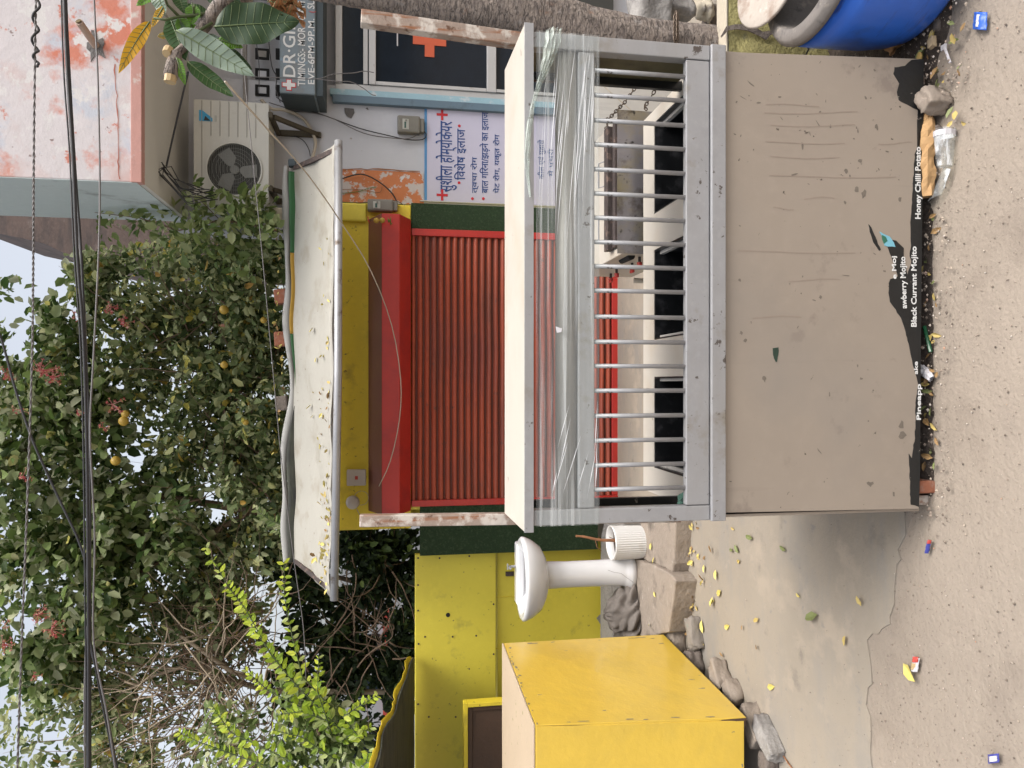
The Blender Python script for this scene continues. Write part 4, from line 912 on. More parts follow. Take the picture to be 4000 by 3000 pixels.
chain([onY(2505, 310, 3.0), onY(2440, 400, 3.0), onY(2372, 470, 2.97), onY(2372, 500, 2.97), onY(2420, 495, 2.95), onY(2470, 470, 2.95)], 'chain', 'long steel chain slanting across the marble board to the stove corner')
chain([onY(2580, 318, 2.85), onY(2545, 375, 2.85), onY(2520, 415, 2.82), onY(2525, 435, 2.8)], 'chain', 'short rusty chain end hanging over the cart counter')

# ================================================================ WASHBASIN
Yn = 4.6
def basin():
    c = onY(1500, 1500, Yn)
    top = onY(2022, 2262, Yn); z0 = .13
    cx_ = onY(2100, 2258, Yn).x; zr = zx(2036, Yn)
    t = thing('pedestal_washbasin', 'white ceramic pedestal washbasin standing outdoors by the yellow wall', 'washbasin', (cx_, Yn, z0))
    c0 = Vector((cx_, Yn, 0)); n = 48; vs = []; prof = []
    H = zr
    # bowl: oval, flat at the back
    def ring(r, z, k=1.0):
        out = []
        for j in range(n):
            a_ = 2 * math.pi * j / n; x = r * math.cos(a_); y = r * .80 * math.sin(a_)
            if y > .15: y = .15 + (y - .15) * .3
            out.append(c0 + Vector((x, y, z)))
        return out
    ps = [(.075, H - .165), (.14, H - .15), (.205, H - .115), (.245, H - .06), (.262, H - .02), (.262, H - .004), (.25, H + .006), (.225, H + .004), (.205, H - .012), (.17, H - .07), (.10, H - .115), (.02, H - .125), (.001, H - .125)]
    for r_, z_ in ps: vs += ring(r_, z_)
    a = MB().add(vs, [(i * n + j, i * n + (j + 1) % n, (i + 1) * n + (j + 1) % n, (i + 1) * n + j) for i in range(len(ps) - 1) for j in range(n)])
    bw = build(a, 'bowl', M['porcelain'], t, smooth=True)
    build(MB().box(cx_ - .2, cx_ + .2, Yn + .10, Yn + .19, H - .04, H + .012), 'back_ledge', M['porcelain'], t, bevel=.014)
    tp = Vector((cx_ + .045, Yn + .14, H + .01))
    build(MB().tube([tp, tp + Vector((0, 0, .04)), tp + Vector((0, -.05, .045))], .008, 10).box(tp.x - .018, tp.x + .018, tp.y - .008, tp.y + .008, tp.z + .05, tp.z + .058), 'tap', M['pipe'], t)
    build(MB().tube([c0 + Vector((0, 0, H - .1245)), c0 + Vector((0, 0, H - .122))], .02, 16), 'drain', M['rust'], bw)
    px = cx_ + .01
    pr = [(.098, 0), (.108, .006), (.108, .035), (.096, .055), (.088, .08), (.084, .25), (.083, .45), (.088, H - .165 - z0), (.10, H - .12 - z0)]
    build(MB().lathe((px, Yn + .02, z0), pr, 32, sy=.8), 'pedestal', M['porcelain'], t, smooth=True)
    # hairline crack
    P = [onY(2378, 2230, Yn - .09), onY(2400, 2238, Yn - .09), onY(2430, 2243, Yn - .088), onY(2455, 2262, Yn - .087), onY(2478, 2278, Yn - .09)]
    build(MB().tube([q + Vector((0, .02, 0)) for q in P], .0009, 5), 'crack', M['rust'], t)
basin()
# ribbed pot with dry stem
Yo = 4.55
pA, pB = onY(2395, 2187, Yo), onY(2520, 2050, Yo)
pcx = (pA.x + pB.x) / 2; z0 = zx(2530, Yo); z1 = zx(2385, Yo); pr_ = (pB.x - pA.x) / 2
pot = thing('plant_pot', 'white ribbed plastic plant pot with a dead stem beside the washbasin', 'plant pot', (pcx, Yo, z0))
def potw(u, v):
    an = u * 2 * math.pi; H = z1 - z0
    zz = [0, .012, .05, .85 * H, H - .01, H, H - .002, .8 * H][min(7, int(v * 7 + .5))]; r_ = [pr_ * .80, pr_ * .90, pr_ * .94, pr_ * .97, pr_, pr_, pr_ * .93, pr_ * .90][min(7, int(v * 7 + .5))]
    if 1 <= int(v * 7 + .5) <= 3: r_ += .0022 * math.cos(an * 44)
    return Vector((pcx + r_ * math.cos(an), Yo + r_ * math.sin(an), z0 + zz))
build(MB().grid(potw, 264, 7), 'pot', M['pot'], pot, smooth=True)
build(MB().tube([(pcx, Yo, z0 + .8 * (z1 - z0)), (pcx, Yo, z0 + .79 * (z1 - z0))], pr_ * .9, 24), 'soil', M['soil'], pot)
s0 = Vector((pcx - .0, Yo, z0 + .15)); se = onY(2250, 2095, Yo)
P = [s0.lerp(se, t) + Vector((math.sin(t * 9) * .004, 0, 0)) for t in np.linspace(0, 1, 14)]
build(MB().tube(P, [.011 - .005 * t + .0015 * (i % 2) for i, t in enumerate(np.linspace(0, 1, 14))], 8).tube([P[8], P[8] + Vector((-.05, -.01, -.01)), P[8] + Vector((-.075, -.01, -.04))], .002, 5).tube([P[2], P[2] + Vector((.03, -.01, .06))], .002, 5), 'dead_stem', M['stem'], pot)

# ================================================================ YELLOW BOX
def ybox():
    zb0, zt = .115, 1.085
    F = onZ(2092, 2832, zt); Bk = onZ(1968, 2512, zt)       # right face, top edge
    f2 = onZ(2915, 2802, zb0); b2 = onZ(2592, 2478, zb0)
    t = thing('yellow_box', 'big yellow sheet metal box propped on stones, cream top', 'box', (-2.1, (F.y + Bk.y) / 2, zb0))
    W = 1.5; d = Vector((-W, -.01, 0)); nx = Vector((-.012, 0, 0))
    build(MB().hexa([f2, b2, b2 + nx, f2 + nx, F, Bk, Bk + nx, F + nx]), 'side_panel', M['yellow_box'], t, bevel=.002)
    f3 = f2 + Vector((-.012, -.003, .012)); F3 = F + Vector((-.006, -.003, 0))
    build(MB().hexa([f3 + d, f3, f3 + Vector((0, .012, 0)), f3 + d + Vector((0, .012, 0)), F3 + d, F3, F3 + Vector((0, .012, 0)), F3 + d + Vector((0, .012, 0))]), 'front_panel', M['yellow_box'], t, bevel=.002)
    up = Vector((0, 0, .002)); th = Vector((0, 0, .008))
    build(MB().hexa([F + up, F + d + up, Bk + d + up, Bk + up, F + up + th, F + d + up + th, Bk + d + up + th, Bk + up + th][0:4] + [F + up + th, F + d + up + th, Bk + d + up + th, Bk + up + th]), 'top', M['box_top'], t, bevel=.002)
    build(MB().hexa([b2 + nx + d, b2 + nx, b2 + nx + Vector((0, -.01, 0)), b2 + nx + d + Vector((0, -.01, 0)), Bk + nx + d, Bk + nx, Bk + nx + Vector((0, -.01, 0)), Bk + nx + d + Vector((0, -.01, 0))]), 'back_panel', M['yellow_box'], t)
    # chips, scratches and the open seam
    sp = next(o for o in t.children if o.name.startswith('side_panel')); fr_ = next(o for o in t.children if o.name.startswith('front_panel'))
    chipm = mat('chipped_metal', (.26, .23, .18), .7, 0, .3, 60, .2, 60); random.seed(31)
    def S2(u, v): return f2.lerp(b2, u).lerp(F.lerp(Bk, u), v) + Vector((.0012, 0, 0))
    for k in range(46):
        if k < 20: u, v, du, dv = random.uniform(0, 1), 1 - abs(random.gauss(0, .012)), random.uniform(.004, .022), random.uniform(.003, .012)
        elif k < 32: u, v, du, dv = random.choice((random.uniform(.01, .03), random.uniform(.95, .99))), random.uniform(0, 1), random.uniform(.003, .008), random.uniform(.01, .05)
        else: u, v, du, dv = random.uniform(.05, .95), random.uniform(.05, .95), random.uniform(.003, .006), random.uniform(.006, .035)
        P = []
        for q in range(8):
            an = 2 * math.pi * q / 8; rr = random.uniform(.35, 1); P.append(S2(min(1, max(0, u + du * rr * math.cos(an))), min(.999, max(0, v + dv * rr * math.sin(an)))))
        build(MB().prism(P, (1, 0, 0), .0006), 'paint_chip', chipm, sp)
    c_ = f2 + Vector((-.001, -.0035, .0)); build(MB().prism([c_, c_ + Vector((-.012, 0, 0)), c_ + Vector((-.006, 0, .28)), F + Vector((-.002, -.0035, 0)), c_ + Vector((.001, 0, .3))], (0, -1, 0), .001), 'open_seam', M['wood_dark'], fr_)
    for k in range(10):
        x = f3.x - random.uniform(.01, .9); z = zb0 + .012 + abs(random.gauss(0, .01)) if k < 6 else random.uniform(.3, 1.0); P = []
        for q in range(8):
            an = 2 * math.pi * q / 8; rr = random.uniform(.3, 1); P.append((x + .016 * rr * math.cos(an), f3.y - .0012, z + .008 * rr * math.sin(an)))
        build(MB().prism(P, (0, -1, 0), .0006), 'paint_chip', chipm, fr_)
    build(MB().bar(f2 + Vector((-.03, .02, .0)), F + Vector((-.03, .02, 0)), .03, .03), 'corner_batten', M['wood_dark'], t)
    build(MB().box(f2.x - W, f2.x - .02, f2.y + .03, b2.y - .03, zb0 + .01, zb0 + .03), 'floor', M['wood_dark'], t)
ybox()

# ================================================================ ROCKS, SLABS, CLOTH
def rock(name, c, s, seed, m, label, cat, group=None, rz=0, boxy=.5, rx=0, ry=0, sub=3, amp=.22, parent=None):
    s = tuple(q * (.82 if seed < 10 else .62) for q in s)
    bm = bmesh.new(); bmesh.ops.create_cube(bm, size=2); bmesh.ops.subdivide_edges(bm, edges=bm.edges, cuts=7, use_grid_fill=True)
    off = Vector((seed * 3.7, seed * 1.3, seed * 7.1)); Rm = (Matrix.Rotation(rz, 3, 'Z') @ Matrix.Rotation(rx, 3, 'X') @ Matrix.Rotation(ry, 3, 'Y'))
    for v in bm.verts:
        p = v.co.copy(); q = p.normalized() * 1.15; p = q.lerp(p, boxy)
        p *= 1 + amp * mnoise.noise(p * .9 + off) + amp * .45 * mnoise.noise(p * 2.6 + off) + amp * .2 * mnoise.noise(p * 7 + off)
        p = Vector((p.x * s[0], p.y * s[1], p.z * s[2])); v.co = Rm @ p
    mz = min(v.co.z for v in bm.verts)
    for v in bm.verts: v.co.z -= mz + s[2] * .12
    me = bpy.data.meshes.new(name); bm.to_mesh(me); bm.free(); me.materials.append(m)
    for p in me.polygons: p.use_smooth = True
    o = bpy.data.objects.new(name, me); COL.objects.link(o); o.location = c; o.parent = parent
    return tag(o, label, cat, group)
G0 = lambda x, y, z=0: onZ(x, y, z)
# stone slabs of the step under the basin
def slab(pts, z0, z1, m, label, name='stone_slab'):
    P = []
    for i, p in enumerate(pts):
        a_ = G0(*p, z1); b_ = G0(*pts[(i + 1) % len(pts)], z1); k = max(1, int((b_ - a_).length / .05))
        for t in range(k):
            c = a_.lerp(b_, t / k); P.append(c + Vector((mnoise.noise(c * 11), mnoise.noise(c * 11 + Vector((5, 5, 5))), 0)) * .012)
    a = MB(); n = len(P); cen = sum(P, Vector()) / n
    lo = [Vector((p.x, p.y, z0)) for p in P]; a.add(P + lo, [(i, (i + 1) % n, (i + 1) % n + n, i + n) for i in range(n)] + [tuple(range(n))])
    return build(a, name, m, label=label, cat='slab', bevel=.008)
slab([(2620, 2240), (2640, 2270), (2610, 2470), (2450, 2500), (2420, 2380), (2425, 2200), (2480, 2185), (2540, 2200)], 0, .13, M['stone'], 'large grey stone slab step under the washbasin')
slab([(2640, 2050), (2632, 2200), (2625, 2235), (2545, 2195), (2500, 2185), (2500, 2050), (2560, 1960), (2640, 1960)], -.01, .10, M['stone'], 'smaller brown stone slab step under the ribbed pot')
slab([(2430, 2230), (2430, 2130), (2440, 1960), (2380, 1960), (2345, 2100), (2345, 2500), (2390, 2505)], 0, .125, M['concrete'], 'narrow concrete ledge along the foot of the yellow wall', 'concrete_ledge')
c = G0(2490, 2400, .13)
def cloth(u, v):
    th = u * 2 * math.pi; r_ = .15 * (1 - v ** 1.6) ** .5 * (1 + .12 * math.sin(th * 3 + 1) * (1 - v)); h = .02 + .20 * v
    p = Vector((c.x + r_ * math.cos(th) * 1.1, c.y + .05 + r_ * math.sin(th) * .7, .13 + h - .02)); f = (abs(mnoise.noise(Vector((math.cos(th) * 1.6 + v * 2, math.sin(th) * 1.6, v * 2.6)))) - .2) * .10 * (1 - v * .6)
    return p + Vector((math.cos(th) * f, math.sin(th) * f, f * .4))
build(MB().grid(cloth, 60, 30), 'grey_cloth', M['cement_cloth'], label='heap of stiff grey cement-stained cloth between basin and yellow box', cat='cloth', smooth=True)
S_ = 'stones propping and lying round the yellow box'
rock('stone', G0(2670, 2500), (.085, .06, .05), 1, M['stone'], 'tan stone wedged under the far corner of the yellow box', 'stone', S_, rz=.3, boxy=.75)
rock('stone', G0(2735, 2470), (.10, .055, .045), 2, mat('green_stone', (.26, .23, .20), .9, 0, .15, 5, .8, 22, patches=(((.16, .24, .19), 9, .5, .62),)), 'stone with faded green paint next to the far box corner', 'stone', S_, rz=.4, boxy=.7)
rock('stone', G0(2735, 2585), (.08, .08, .05), 3, M['stone_dark'], 'dark half hidden stone under the middle of the yellow box', 'stone', S_, rz=.3, boxy=.5)
rock('stone', G0(2845, 2640), (.09, .055, .05), 4, M['stone'], 'pinkish angular stone beside the box edge, between green and grey stones', 'stone', S_, rz=.7, boxy=.85)
rock('stone', G0(2890, 2700), (.07, .045, .045), 5, M['stone'], 'small brown block touching the pinkish angular stone', 'stone', S_, rz=.8, boxy=.85)
rock('brick', G0(2975, 2830), (.11, .05, .05), 6, M['stone'], 'long weathered brick supporting the near corner of the yellow box', 'brick', S_, rz=.85, boxy=.9, amp=.12)
rock('stone', G0(3030, 2880), (.115, .045, .045), 7, M['concrete'], 'pale rough concrete lump in front of the near box corner', 'stone', S_, rz=1.0, boxy=.75)
rock('stone', G0(2940, 2850, 0) + Vector((.0, .12, .03)), (.06, .05, .06), 8, M['stone_dark'], 'dark stone in the gap below the near box corner', 'stone', S_)
rock('stone', G0(3030, 2975), (.06, .05, .04), 9, M['stone_dark'], 'dark shadowed stone under the front of the yellow box', 'stone', S_)
rock('stone', G0(3688, 392), (.062, .045, .062), 12, M['stone'], 'flat faced grey stone propping the front right corner of the cart', 'stone', None, rz=.45, boxy=.8, amp=.34)
rock('stone', G0(3690, 500) + Vector((0, .02, 0)), (.02, .018, .018), 13, M['stone_dark'], 'small rounded stone behind the clear plastic cup', 'stone')
build(MB().box(-.345, -.305, 2.09, 2.20, -.01, .055), 'brick', M['brick'], label='red brick under the front left corner of the cart', cat='brick', bevel=.005)
build(MB().box(.86, .94, 2.12, 2.24, -.01, .05), 'brick', M['brick'], label='dark brick half buried under the right end of the cart', cat='brick', bevel=.005)
rock('clod', G0(3680, 100) + Vector((.0, .0, .0)), (.03, .02, .02), 21, M['stone_dark'], 'dark clod below the foot of the blue drum', 'clod')
rock('stone', G0(3648, 166, .03), (.027, .02, .013), 22, mat('sand_stone', (.42, .32, .20), .9, 0, .1, 9, .4, 30), 'flat sandy stone in the dark soil beside the blue drum', 'stone', boxy=.7)
rock('potato', G0(3600, 222, .035), (.021, .013, .011), 23, mat('yellow_stone', (.45, .30, .09), .8, 0, .1, 9, .2, 30), 'small yellowish pebble at the cart right bottom corner', 'pebble', boxy=.2)
# plastered block wall behind the drum
YK = 2.60
k0 = onY(2900, 360, YK).x
kb = thing('plaster_block', 'low broken plaster block with mossy yellow face behind the blue drum', 'block', (k0 + .5, YK, 0))
zk = zx(2845, YK)
def mossface(u, v):
    x = k0 - .12 + 1.6 * u; z = .0 + zk * v; return Vector((x, YK + .008 * mnoise.noise(Vector((x * 14, z * 14, 0))) + .004 * mnoise.noise(Vector((x * 50, z * 50, 0))), z))
build(MB().grid(mossface, 140, 30), 'face', M['moss'], kb, smooth=True)
build(MB().box(k0 - .12, k0 + 1.5, YK + .012, YK + .075, 0, zk - .001).box(k0 - .12, k0 + 1.5, YK - .002, YK + .078, zk, zk + .012), 'top', M['plaster'], kb, bevel=.006)
P = [onY(2812, 150, YK), onY(2835, 118, YK), onY(2870, 112, YK), onY(2910, 115, YK), onY(2950, 130, YK), onY(2980, 148, YK), onY(3000, 135, YK), onY(3040, 130, YK)]
P = [Vector((p.x, YK - .012, p.z)) for p in P]
w_ = [.004, .010, .012, .016, .022, .020, .010, .004]; a = MB()
up_ = []; dn = []
for i, p in enumerate(P):
    n_ = Vector((1, 0, 0)) * .8 + Vector((0, 0, .4)); up_.append(p + n_ * w_[i]); dn.append(p - n_ * w_[i] * .8)
a.add(up_ + dn, [(i, i + 1, i + 1 + len(P), i + len(P)) for i in range(len(P) - 1)])
build(a, 'crack', M['stone_dark'], kb, solid=.004)
# rubble on and behind the block
C_ = 'broken concrete behind the tree'
for i, (x, y, s, m, lb) in enumerate(((2530, 25, (.20, .10, .12), 'concrete', 'large pale grey concrete chunk right of the tree trunk'), (2640, 35, (.10, .10, .08), 'concrete', 'rough white plaster lump right of the tree, nearest the block'), (2745, 30, (.12, .06, .035), 'plaster', 'cream broken slab piece lying on the mossy block'), (2775, 65, (.07, .06, .04), 'stone_dark', 'dark crumbly lump beside the cream slab piece'), (2700, -60, (.14, .12, .08), 'stone_dark', 'dark brown earth lump at the picture edge behind the trunk'))):
    p = onY(x, y, 3.3 + .05 * i); p.z = max(.0, p.z - s[2] * .8)
    rock('concrete_chunk', p, tuple(q * 1.15 for q in s), 30 + i, M[m], lb, 'rubble', C_, rz=.4 * i, boxy=.8, amp=.4)
# white wall pillar at far right behind trunk
build(MB().box(onY(2300, 90, 4.6).x, 3.2, 4.6, 4.7, 0, zx(2330, 4.6)), 'low_white_wall', M['white_wall'], label='low pale wall behind the tree trunk', cat='wall', bevel=.005)
build(MB().box(onY(2300, 60, 4.5).x, onY(2300, -140, 4.5).x, 4.5, 4.59, .3, zx(2180, 4.5)), 'louvred_grate', M['ac_dark'], label='small dark grate on the low pale wall behind the trunk', cat='grate')

# ================================================================ DRUM
def drum():
    cx_, cy_, zb0, H, r0 = 1.345, 2.11, 0.0, .41, .290
    tilt = Matrix.Rotation(R(4), 3, 'Y') @ Matrix.Rotation(R(-2), 3, 'X')
    t = thing('blue_drum', 'blue plastic drum with dusty rim standing on rubble right of the cart', 'drum', (cx_, cy_, zb0))
    c = (cx_, cy_, zb0)
    prof = [(.001, .0), (r0 * .66, .0), (r0 * .78, .012), (r0 * .86, .035), (r0 * .92, .08), (r0 * .97, .16), (r0, .28), (r0 * 1.01, .38), (r0, H - .045), (r0 * .985, H - .032)]
    build(MB().lathe(c, prof, 64, axis=tilt), 'body', M['drum'], t, smooth=True)
    prof = [(r0 * 1.0, H - .034), (r0 * 1.02, H - .032), (r0 * 1.025, H - .018), (r0 * 1.0, H - .012), (r0 * .985, H - .002), (r0 * .955, H), (r0 * .86, H + .004), (r0 * .845, H - .004), (r0 * .835, H - .02), (r0 * .80, H - .10), (r0 * .80, H - .30)]
    build(MB().lathe(c, prof, 64, axis=tilt), 'rim', M['drum_rim'], t, smooth=True)
    build(MB().lathe(c, [(r0 * .80, H - .301), (.001, H - .302)], 48, axis=tilt), 'inside', M['dark_hole'], t)
    return Vector((cx_, cy_, H))
dc = drum()
# dusty lid propped on the back of the rim
la = Matrix.Rotation(R(12), 3, 'X') @ Matrix.Rotation(R(5), 3, 'Y')
lc = Vector((1.355, 2.315, .432))
a = MB(); a.lathe(lc, [(.001, .0), (.11, .0), (.150, .004), (.155, .012), (.148, .018), (.105, .013), (.085, .020), (.001, .018)], 48, axis=la)
build(a, 'drum_lid', M['lid'], label='dusty whitish round lid leaning up behind the blue drum opening', cat='lid', smooth=True)
build(MB().tube([onY(3090, 95, 2.3), onY(3115, 150, 2.4), onY(3160, 190, 2.5), onY(3130, 250, 2.6)], .003, 6), 'bent_wire', M['wire'], label='bent black wire between drum and cart', cat='wire')

# ================================================================ TREE TRUNK (right)
tr = thing('street_tree', 'rough barked tree leaning behind the right end of the cart', 'tree', (onY(2800, 215, 2.72).x, 2.72, 0))
cl = [(3150, 235, .13), (2950, 225, .105), (2810, 205, .092), (2650, 195, .095), (2500, 180, .098), (2300, 140, .10), (2150, 85, .10), (2000, 45, .103), (1800, 10, .10), (1600, -35, .098), (1400, -78, .095), (1250, -108, .092), (1000, -150, .09), (700, -180, .085), (300, -230, .08)]
Yt = 2.75
pts = [(onY(x, y, Yt), r_) for x, y, r_ in cl]
P = []; RR = []
for i in range(len(pts) - 1):
    for t in np.linspace(0, 1, 9)[:-1]: P.append(pts[i][0].lerp(pts[i + 1][0], t)); RR.append(pts[i][1] * (1 - t) + pts[i + 1][1] * t)
a = MB(); n = 72; vs = []
for i, p in enumerate(P):
    for j in range(n):
        an = 2 * math.pi * j / n; q = Vector((math.cos(an), math.sin(an), 0)); s_ = Vector((math.cos(an) * 2.4, math.sin(an) * 2.4, p.z * 2.0)); f_ = Vector((math.cos(an) * 9, math.sin(an) * 9, p.z * 34))
        vs.append(p + q * (RR[i] * (1 + .10 * mnoise.noise(s_) + .03 * mnoise.noise(s_ * 3)) + .0045 * abs(mnoise.noise(f_)) + .003 * mnoise.noise(f_ * 2)))
a.add(vs, [(i * n + j, i * n + (j + 1) % n, (i + 1) * n + (j + 1) % n, (i + 1) * n + j) for i in range(len(P) - 1) for j in range(n)])
build(a, 'trunk', M['bark'], tr, smooth=True)
ch_ = [onY(2640, y, Yt - .115 - .01 * math.cos((y - 60) / 40)) for y in range(60, 165, 10)]
chain(ch_, 'chain', 'rusty chain tied round the tree trunk', L=.03, r=.0034)

# ---------------------------------------------------------------- big leaves hanging in the upper right corner
def leaf_blade(base, tip, wd, nrm, m, vm, parent, curl=.12, fold=.18, droop=.1, wave=.04, name='leaf', label=None):
    base = Vector(base); tip = Vector(tip); ax = tip - base; L = ax.length; ax.normalize(); n_ = Vector(nrm); n_ = (n_ - ax * n_.dot(ax)).normalized(); sd_ = ax.cross(n_)
    def pt(t, s, o=0):
        w_ = wd / 2 * (math.sin(math.pi * min(1, t ** .8)) ** .75) * (1 - .15 * t); 
        return base + ax * (L * t) + sd_ * (w_ * s) + n_ * (abs(s) * w_ * fold - droop * L * (t - .0) * (t - .35) * 1.2 + wave * wd * math.sin(t * 16 + s * 2) * abs(s) + o)
    a = MB().grid(lambda u, v: pt(u, v * 2 - 1), 20, 8)
    a.tube([pt(t, 0, .0008) for t in np.linspace(0, .98, 12)], [max(.0004, .0016 * (1 - t)) for t in np.linspace(0, .98, 12)], 5, 1)
    for k in range(1, 10):
        t = k / 11
        for s in (-1, 1): a.tube([pt(t + .07 * q, s * q * .93, .0004) for q in (0, .3, .6, 1)], .00045, 4, 1)
    return build(a, name, [m, vm], parent, smooth=True, recalc=False, label=label)
LM = lambda n_, c, tr_=.3: leafmat(n_, [(0, tuple(v * .85 for v in c)), (1, c)], tr_, .42)
lg, ld, lp, ly, lb_, vein = LM('leaf_green', (.035, .085, .022)), LM('leaf_deep', (.025, .055, .02)), LM('leaf_dusty', (.20, .26, .20), .2), LM('leaf_yellow', (.62, .34, .02)), LM('leaf_lime', (.13, .30, .025)), mat('vein', (.13, .18, .07), .5, 0, .1, 9, 0)
lbrown = LM('leaf_brown', (.30, .14, .06), .1)
Yl = 1.5
lt_ = thing('leafy_branch', 'broad leaved branch with one orange leaf hanging in the upper right corner', 'branch', onY(900, -120, Yl))
V = lambda x, y, d=0: onY(x, y, Yl + d)
FR = Vector((0, -1, 0))
leaf_blade(V(835, 105), V(1168, 82), .092, FR + Vector((0, 0, .35)), ld, vein, lt_, droop=.02, fold=.1)
leaf_blade(V(585, 85, .02), V(461, 262), .030, FR + Vector((-.5, 0, 0)), ly, vein, lt_, droop=.35, label='orange yellow drooping leaf')
leaf_blade(V(640, 25), V(590, 105), .016, FR, ly, vein, lt_, label='small orange leaf tip')
leaf_blade(V(688, 118, -.03), V(1000, 302, -.02), .052, FR + Vector((.3, 0, 1)), lp, vein, lt_, droop=-.10, fold=.25)
leaf_blade(V(665, 70, .03), V(722, 225, .0), .045, FR, lg, vein, lt_, droop=.1)
leaf_blade(V(730, 240, -.01), V(912, 385, .0), .036, FR + Vector((.6, 0, .5)), lg, vein, lt_, droop=-.1)
leaf_blade(V(800, 140, .04), V(908, 245, .03), .040, FR + Vector((0, 0, .6)), lp, vein, lt_)
leaf_blade(V(812, 185, .05), V(980, 262, .04), .042, FR, ld, vein, lt_, wave=.1)
leaf_blade(V(620, -30, .02), V(531, 18, .0), .022, FR, lb_, vein, lt_)
leaf_blade(V(610, -50), V(640, 62), .040, FR + Vector((0, 0, .9)), lp, vein, lt_)
leaf_blade(V(700, 70, .02), V(735, 140, .02), .028, FR, lb_, vein, lt_)
leaf_blade(V(760, 20, .02), V(745, 95, .02), .030, FR, lb_, vein, lt_)
leaf_blade(V(820, 60, .06), V(690, 20, .05), .028, FR, lg, vein, lt_)
leaf_blade(V(745, 90, .03), V(772, 170, .03), .024, FR, lb_, vein, lt_)
leaf_blade(V(850, 155, .02), V(948, 182, .02), .026, FR + Vector((0, 0, -.4)), lb_, vein, lt_)
leaf_blade(V(690, 225, -.02), V(722, 330, -.02), .018, FR, lb_, vein, lt_)
leaf_blade(V(800, -40, .03), V(940, 8, .03), .055, FR, ld, vein, lt_)
leaf_blade(V(690, -40, .03), V(720, 50, .03), .03, FR, lg, vein, lt_)
leaf_blade(V(655, 140, .02), V(614, 140, .02), .014, FR, ly, vein, lt_, label='tiny yellow leaf')
for (a0, a1, w0) in (((1045, 5), (1190, 40), .03), ((1050, 40), (1195, 72), .032), ((1090, 10), (1195, 15), .03)):
    leaf_blade(V(*a0, .02), V(*a1, .03), w0, FR + Vector((random.uniform(-1, 1), 0, random.uniform(-1, 1))), lbrown, vein, lt_, curl=.4, fold=.9, droop=.5, wave=.35, label='curled dead brown leaf')
st_ = M['green_stem']
def stem(pts_, r0_, r1_, m=st_, nm='stem'):
    P = [V(*p) for p in pts_]; build(MB().tube(P, list(np.linspace(r0_, r1_, len(P))), 8), nm, m, lt_, smooth=True)
stem([(1050, -260, .1), (960, -20, .06), (880, 10, .04), (850, 30, .03), (800, 100, .03), (760, 150, .02), (715, 190, .01), (680, 215, .0)], .02, .007, M['bark'], 'branch')
stem([(845, 48, .03), (760, 60, .02), (700, 65, .01), (645, 78, .0), (600, 70, 0)], .004, .002)
stem([(700, 65, .01), (655, 20, 0), (640, -20, 0)], .003, .002)
stem([(830, 90, .02), (760, 130, .01), (700, 150, 0), (690, 120, -.03)], .003, .002)
stem([(760, 60, .02), (750, 10, .01)], .002, .0015)
build(MB().tube([V(690, 205, -.01), V(680, 250, -.01), V(665, 300, -.02)], [.010, .014, .013], 12), 'cut_stub', M['bark'], lt_, smooth=True)
build(MB().tube([V(667, 296, -.021), V(663, 322, -.022)], [.011, .0105], 9), 'cut_wood', M['tan_pack'], lt_)
build(MB().tube([V(660, 195, -.01), V(650, 210, -.02)], [.010, .008], 9), 'cut_stub', M['tan_pack'], lt_)

# ================================================================ CABLES
def cable(pts, Y, r, m, name, label, group=None, twist=False, n=40):
    P0 = [onY(x, y, Y if not isinstance(Y, (list, tuple)) else Y[i]) for i, (x, y) in enumerate(pts)]
    P = []
    for i in range(len(P0) - 1):
        a0 = P0[max(i - 1, 0)]; b0 = P0[i]; c0 = P0[i + 1]; d0 = P0[min(i + 2, len(P0) - 1)]
        for t in np.linspace(0, 1, max(3, n // (len(P0) - 1)))[:-1]:
            P.append(.5 * ((2 * b0) + (c0 - a0) * t + (2 * a0 - 5 * b0 + 4 * c0 - d0) * t * t + (-a0 + 3 * b0 - 3 * c0 + d0) * t ** 3))
    P.append(P0[-1]); a = MB()
    if twist:
        for ph in (0, math.pi):
            a.tube([p + Vector((0, math.sin(i * 1.0 + ph) * r * .55, math.cos(i * 1.0 + ph) * r * .55)) for i, p in enumerate(P)], r * .62, 7)
    else: a.tube(P, r, 7)
    return build(a, name, m, label=label, cat='cable', group=group, smooth=True)
YG = 3.4
cable([(146, -400), (140, 0), (132, 600), (130, 1000), (125, 1400), (105, 2000), (85, 2500), (68, 3000), (55, 3500)], YG, .0045, M['wire_grey'], 'power_cable', 'thick twisted grey power cable, highest across the street', twist=True, n=460)
P0 = [onY(x, y, YG) for x, y in ((145, -60), (142, 40), (138, 120), (137, 190), (145, 240), (152, 265))]
a = MB(); L_ = []
for i in range(len(P0) - 1):
    for t in np.linspace(0, 1, 14)[:-1]:
        p = P0[i].lerp(P0[i + 1], t); s = len(L_) * .42; amp = .012 if i < 4 else .004; L_.append(p + Vector((0, -amp * math.cos(s), amp * math.sin(s))))
build(a.tube(L_, .0052, 7), 'cable_tie_wire', M['wire'], label='dark wire spiralled round the end of the twisted cable', cat='wire', smooth=True)
GB = 'black cables bundled across the upper storey'
cable([(238, -300), (240, 0), (250, 300), (272, 600), (290, 1000), (312, 1300), (325, 1700), (332, 2300), (340, 3000), (343, 3400)], YG, .0035, M['wire'], 'power_cable', 'thin black cable at the upper side of the bundle', GB)
cable([(250, -300), (252, 0), (265, 300), (285, 600), (302, 1000), (325, 1300), (338, 1700), (345, 2300), (347, 3000), (350, 3400)], YG, .007, M['wire'], 'power_cable', 'thickest black cable in the middle of the bundle', GB)
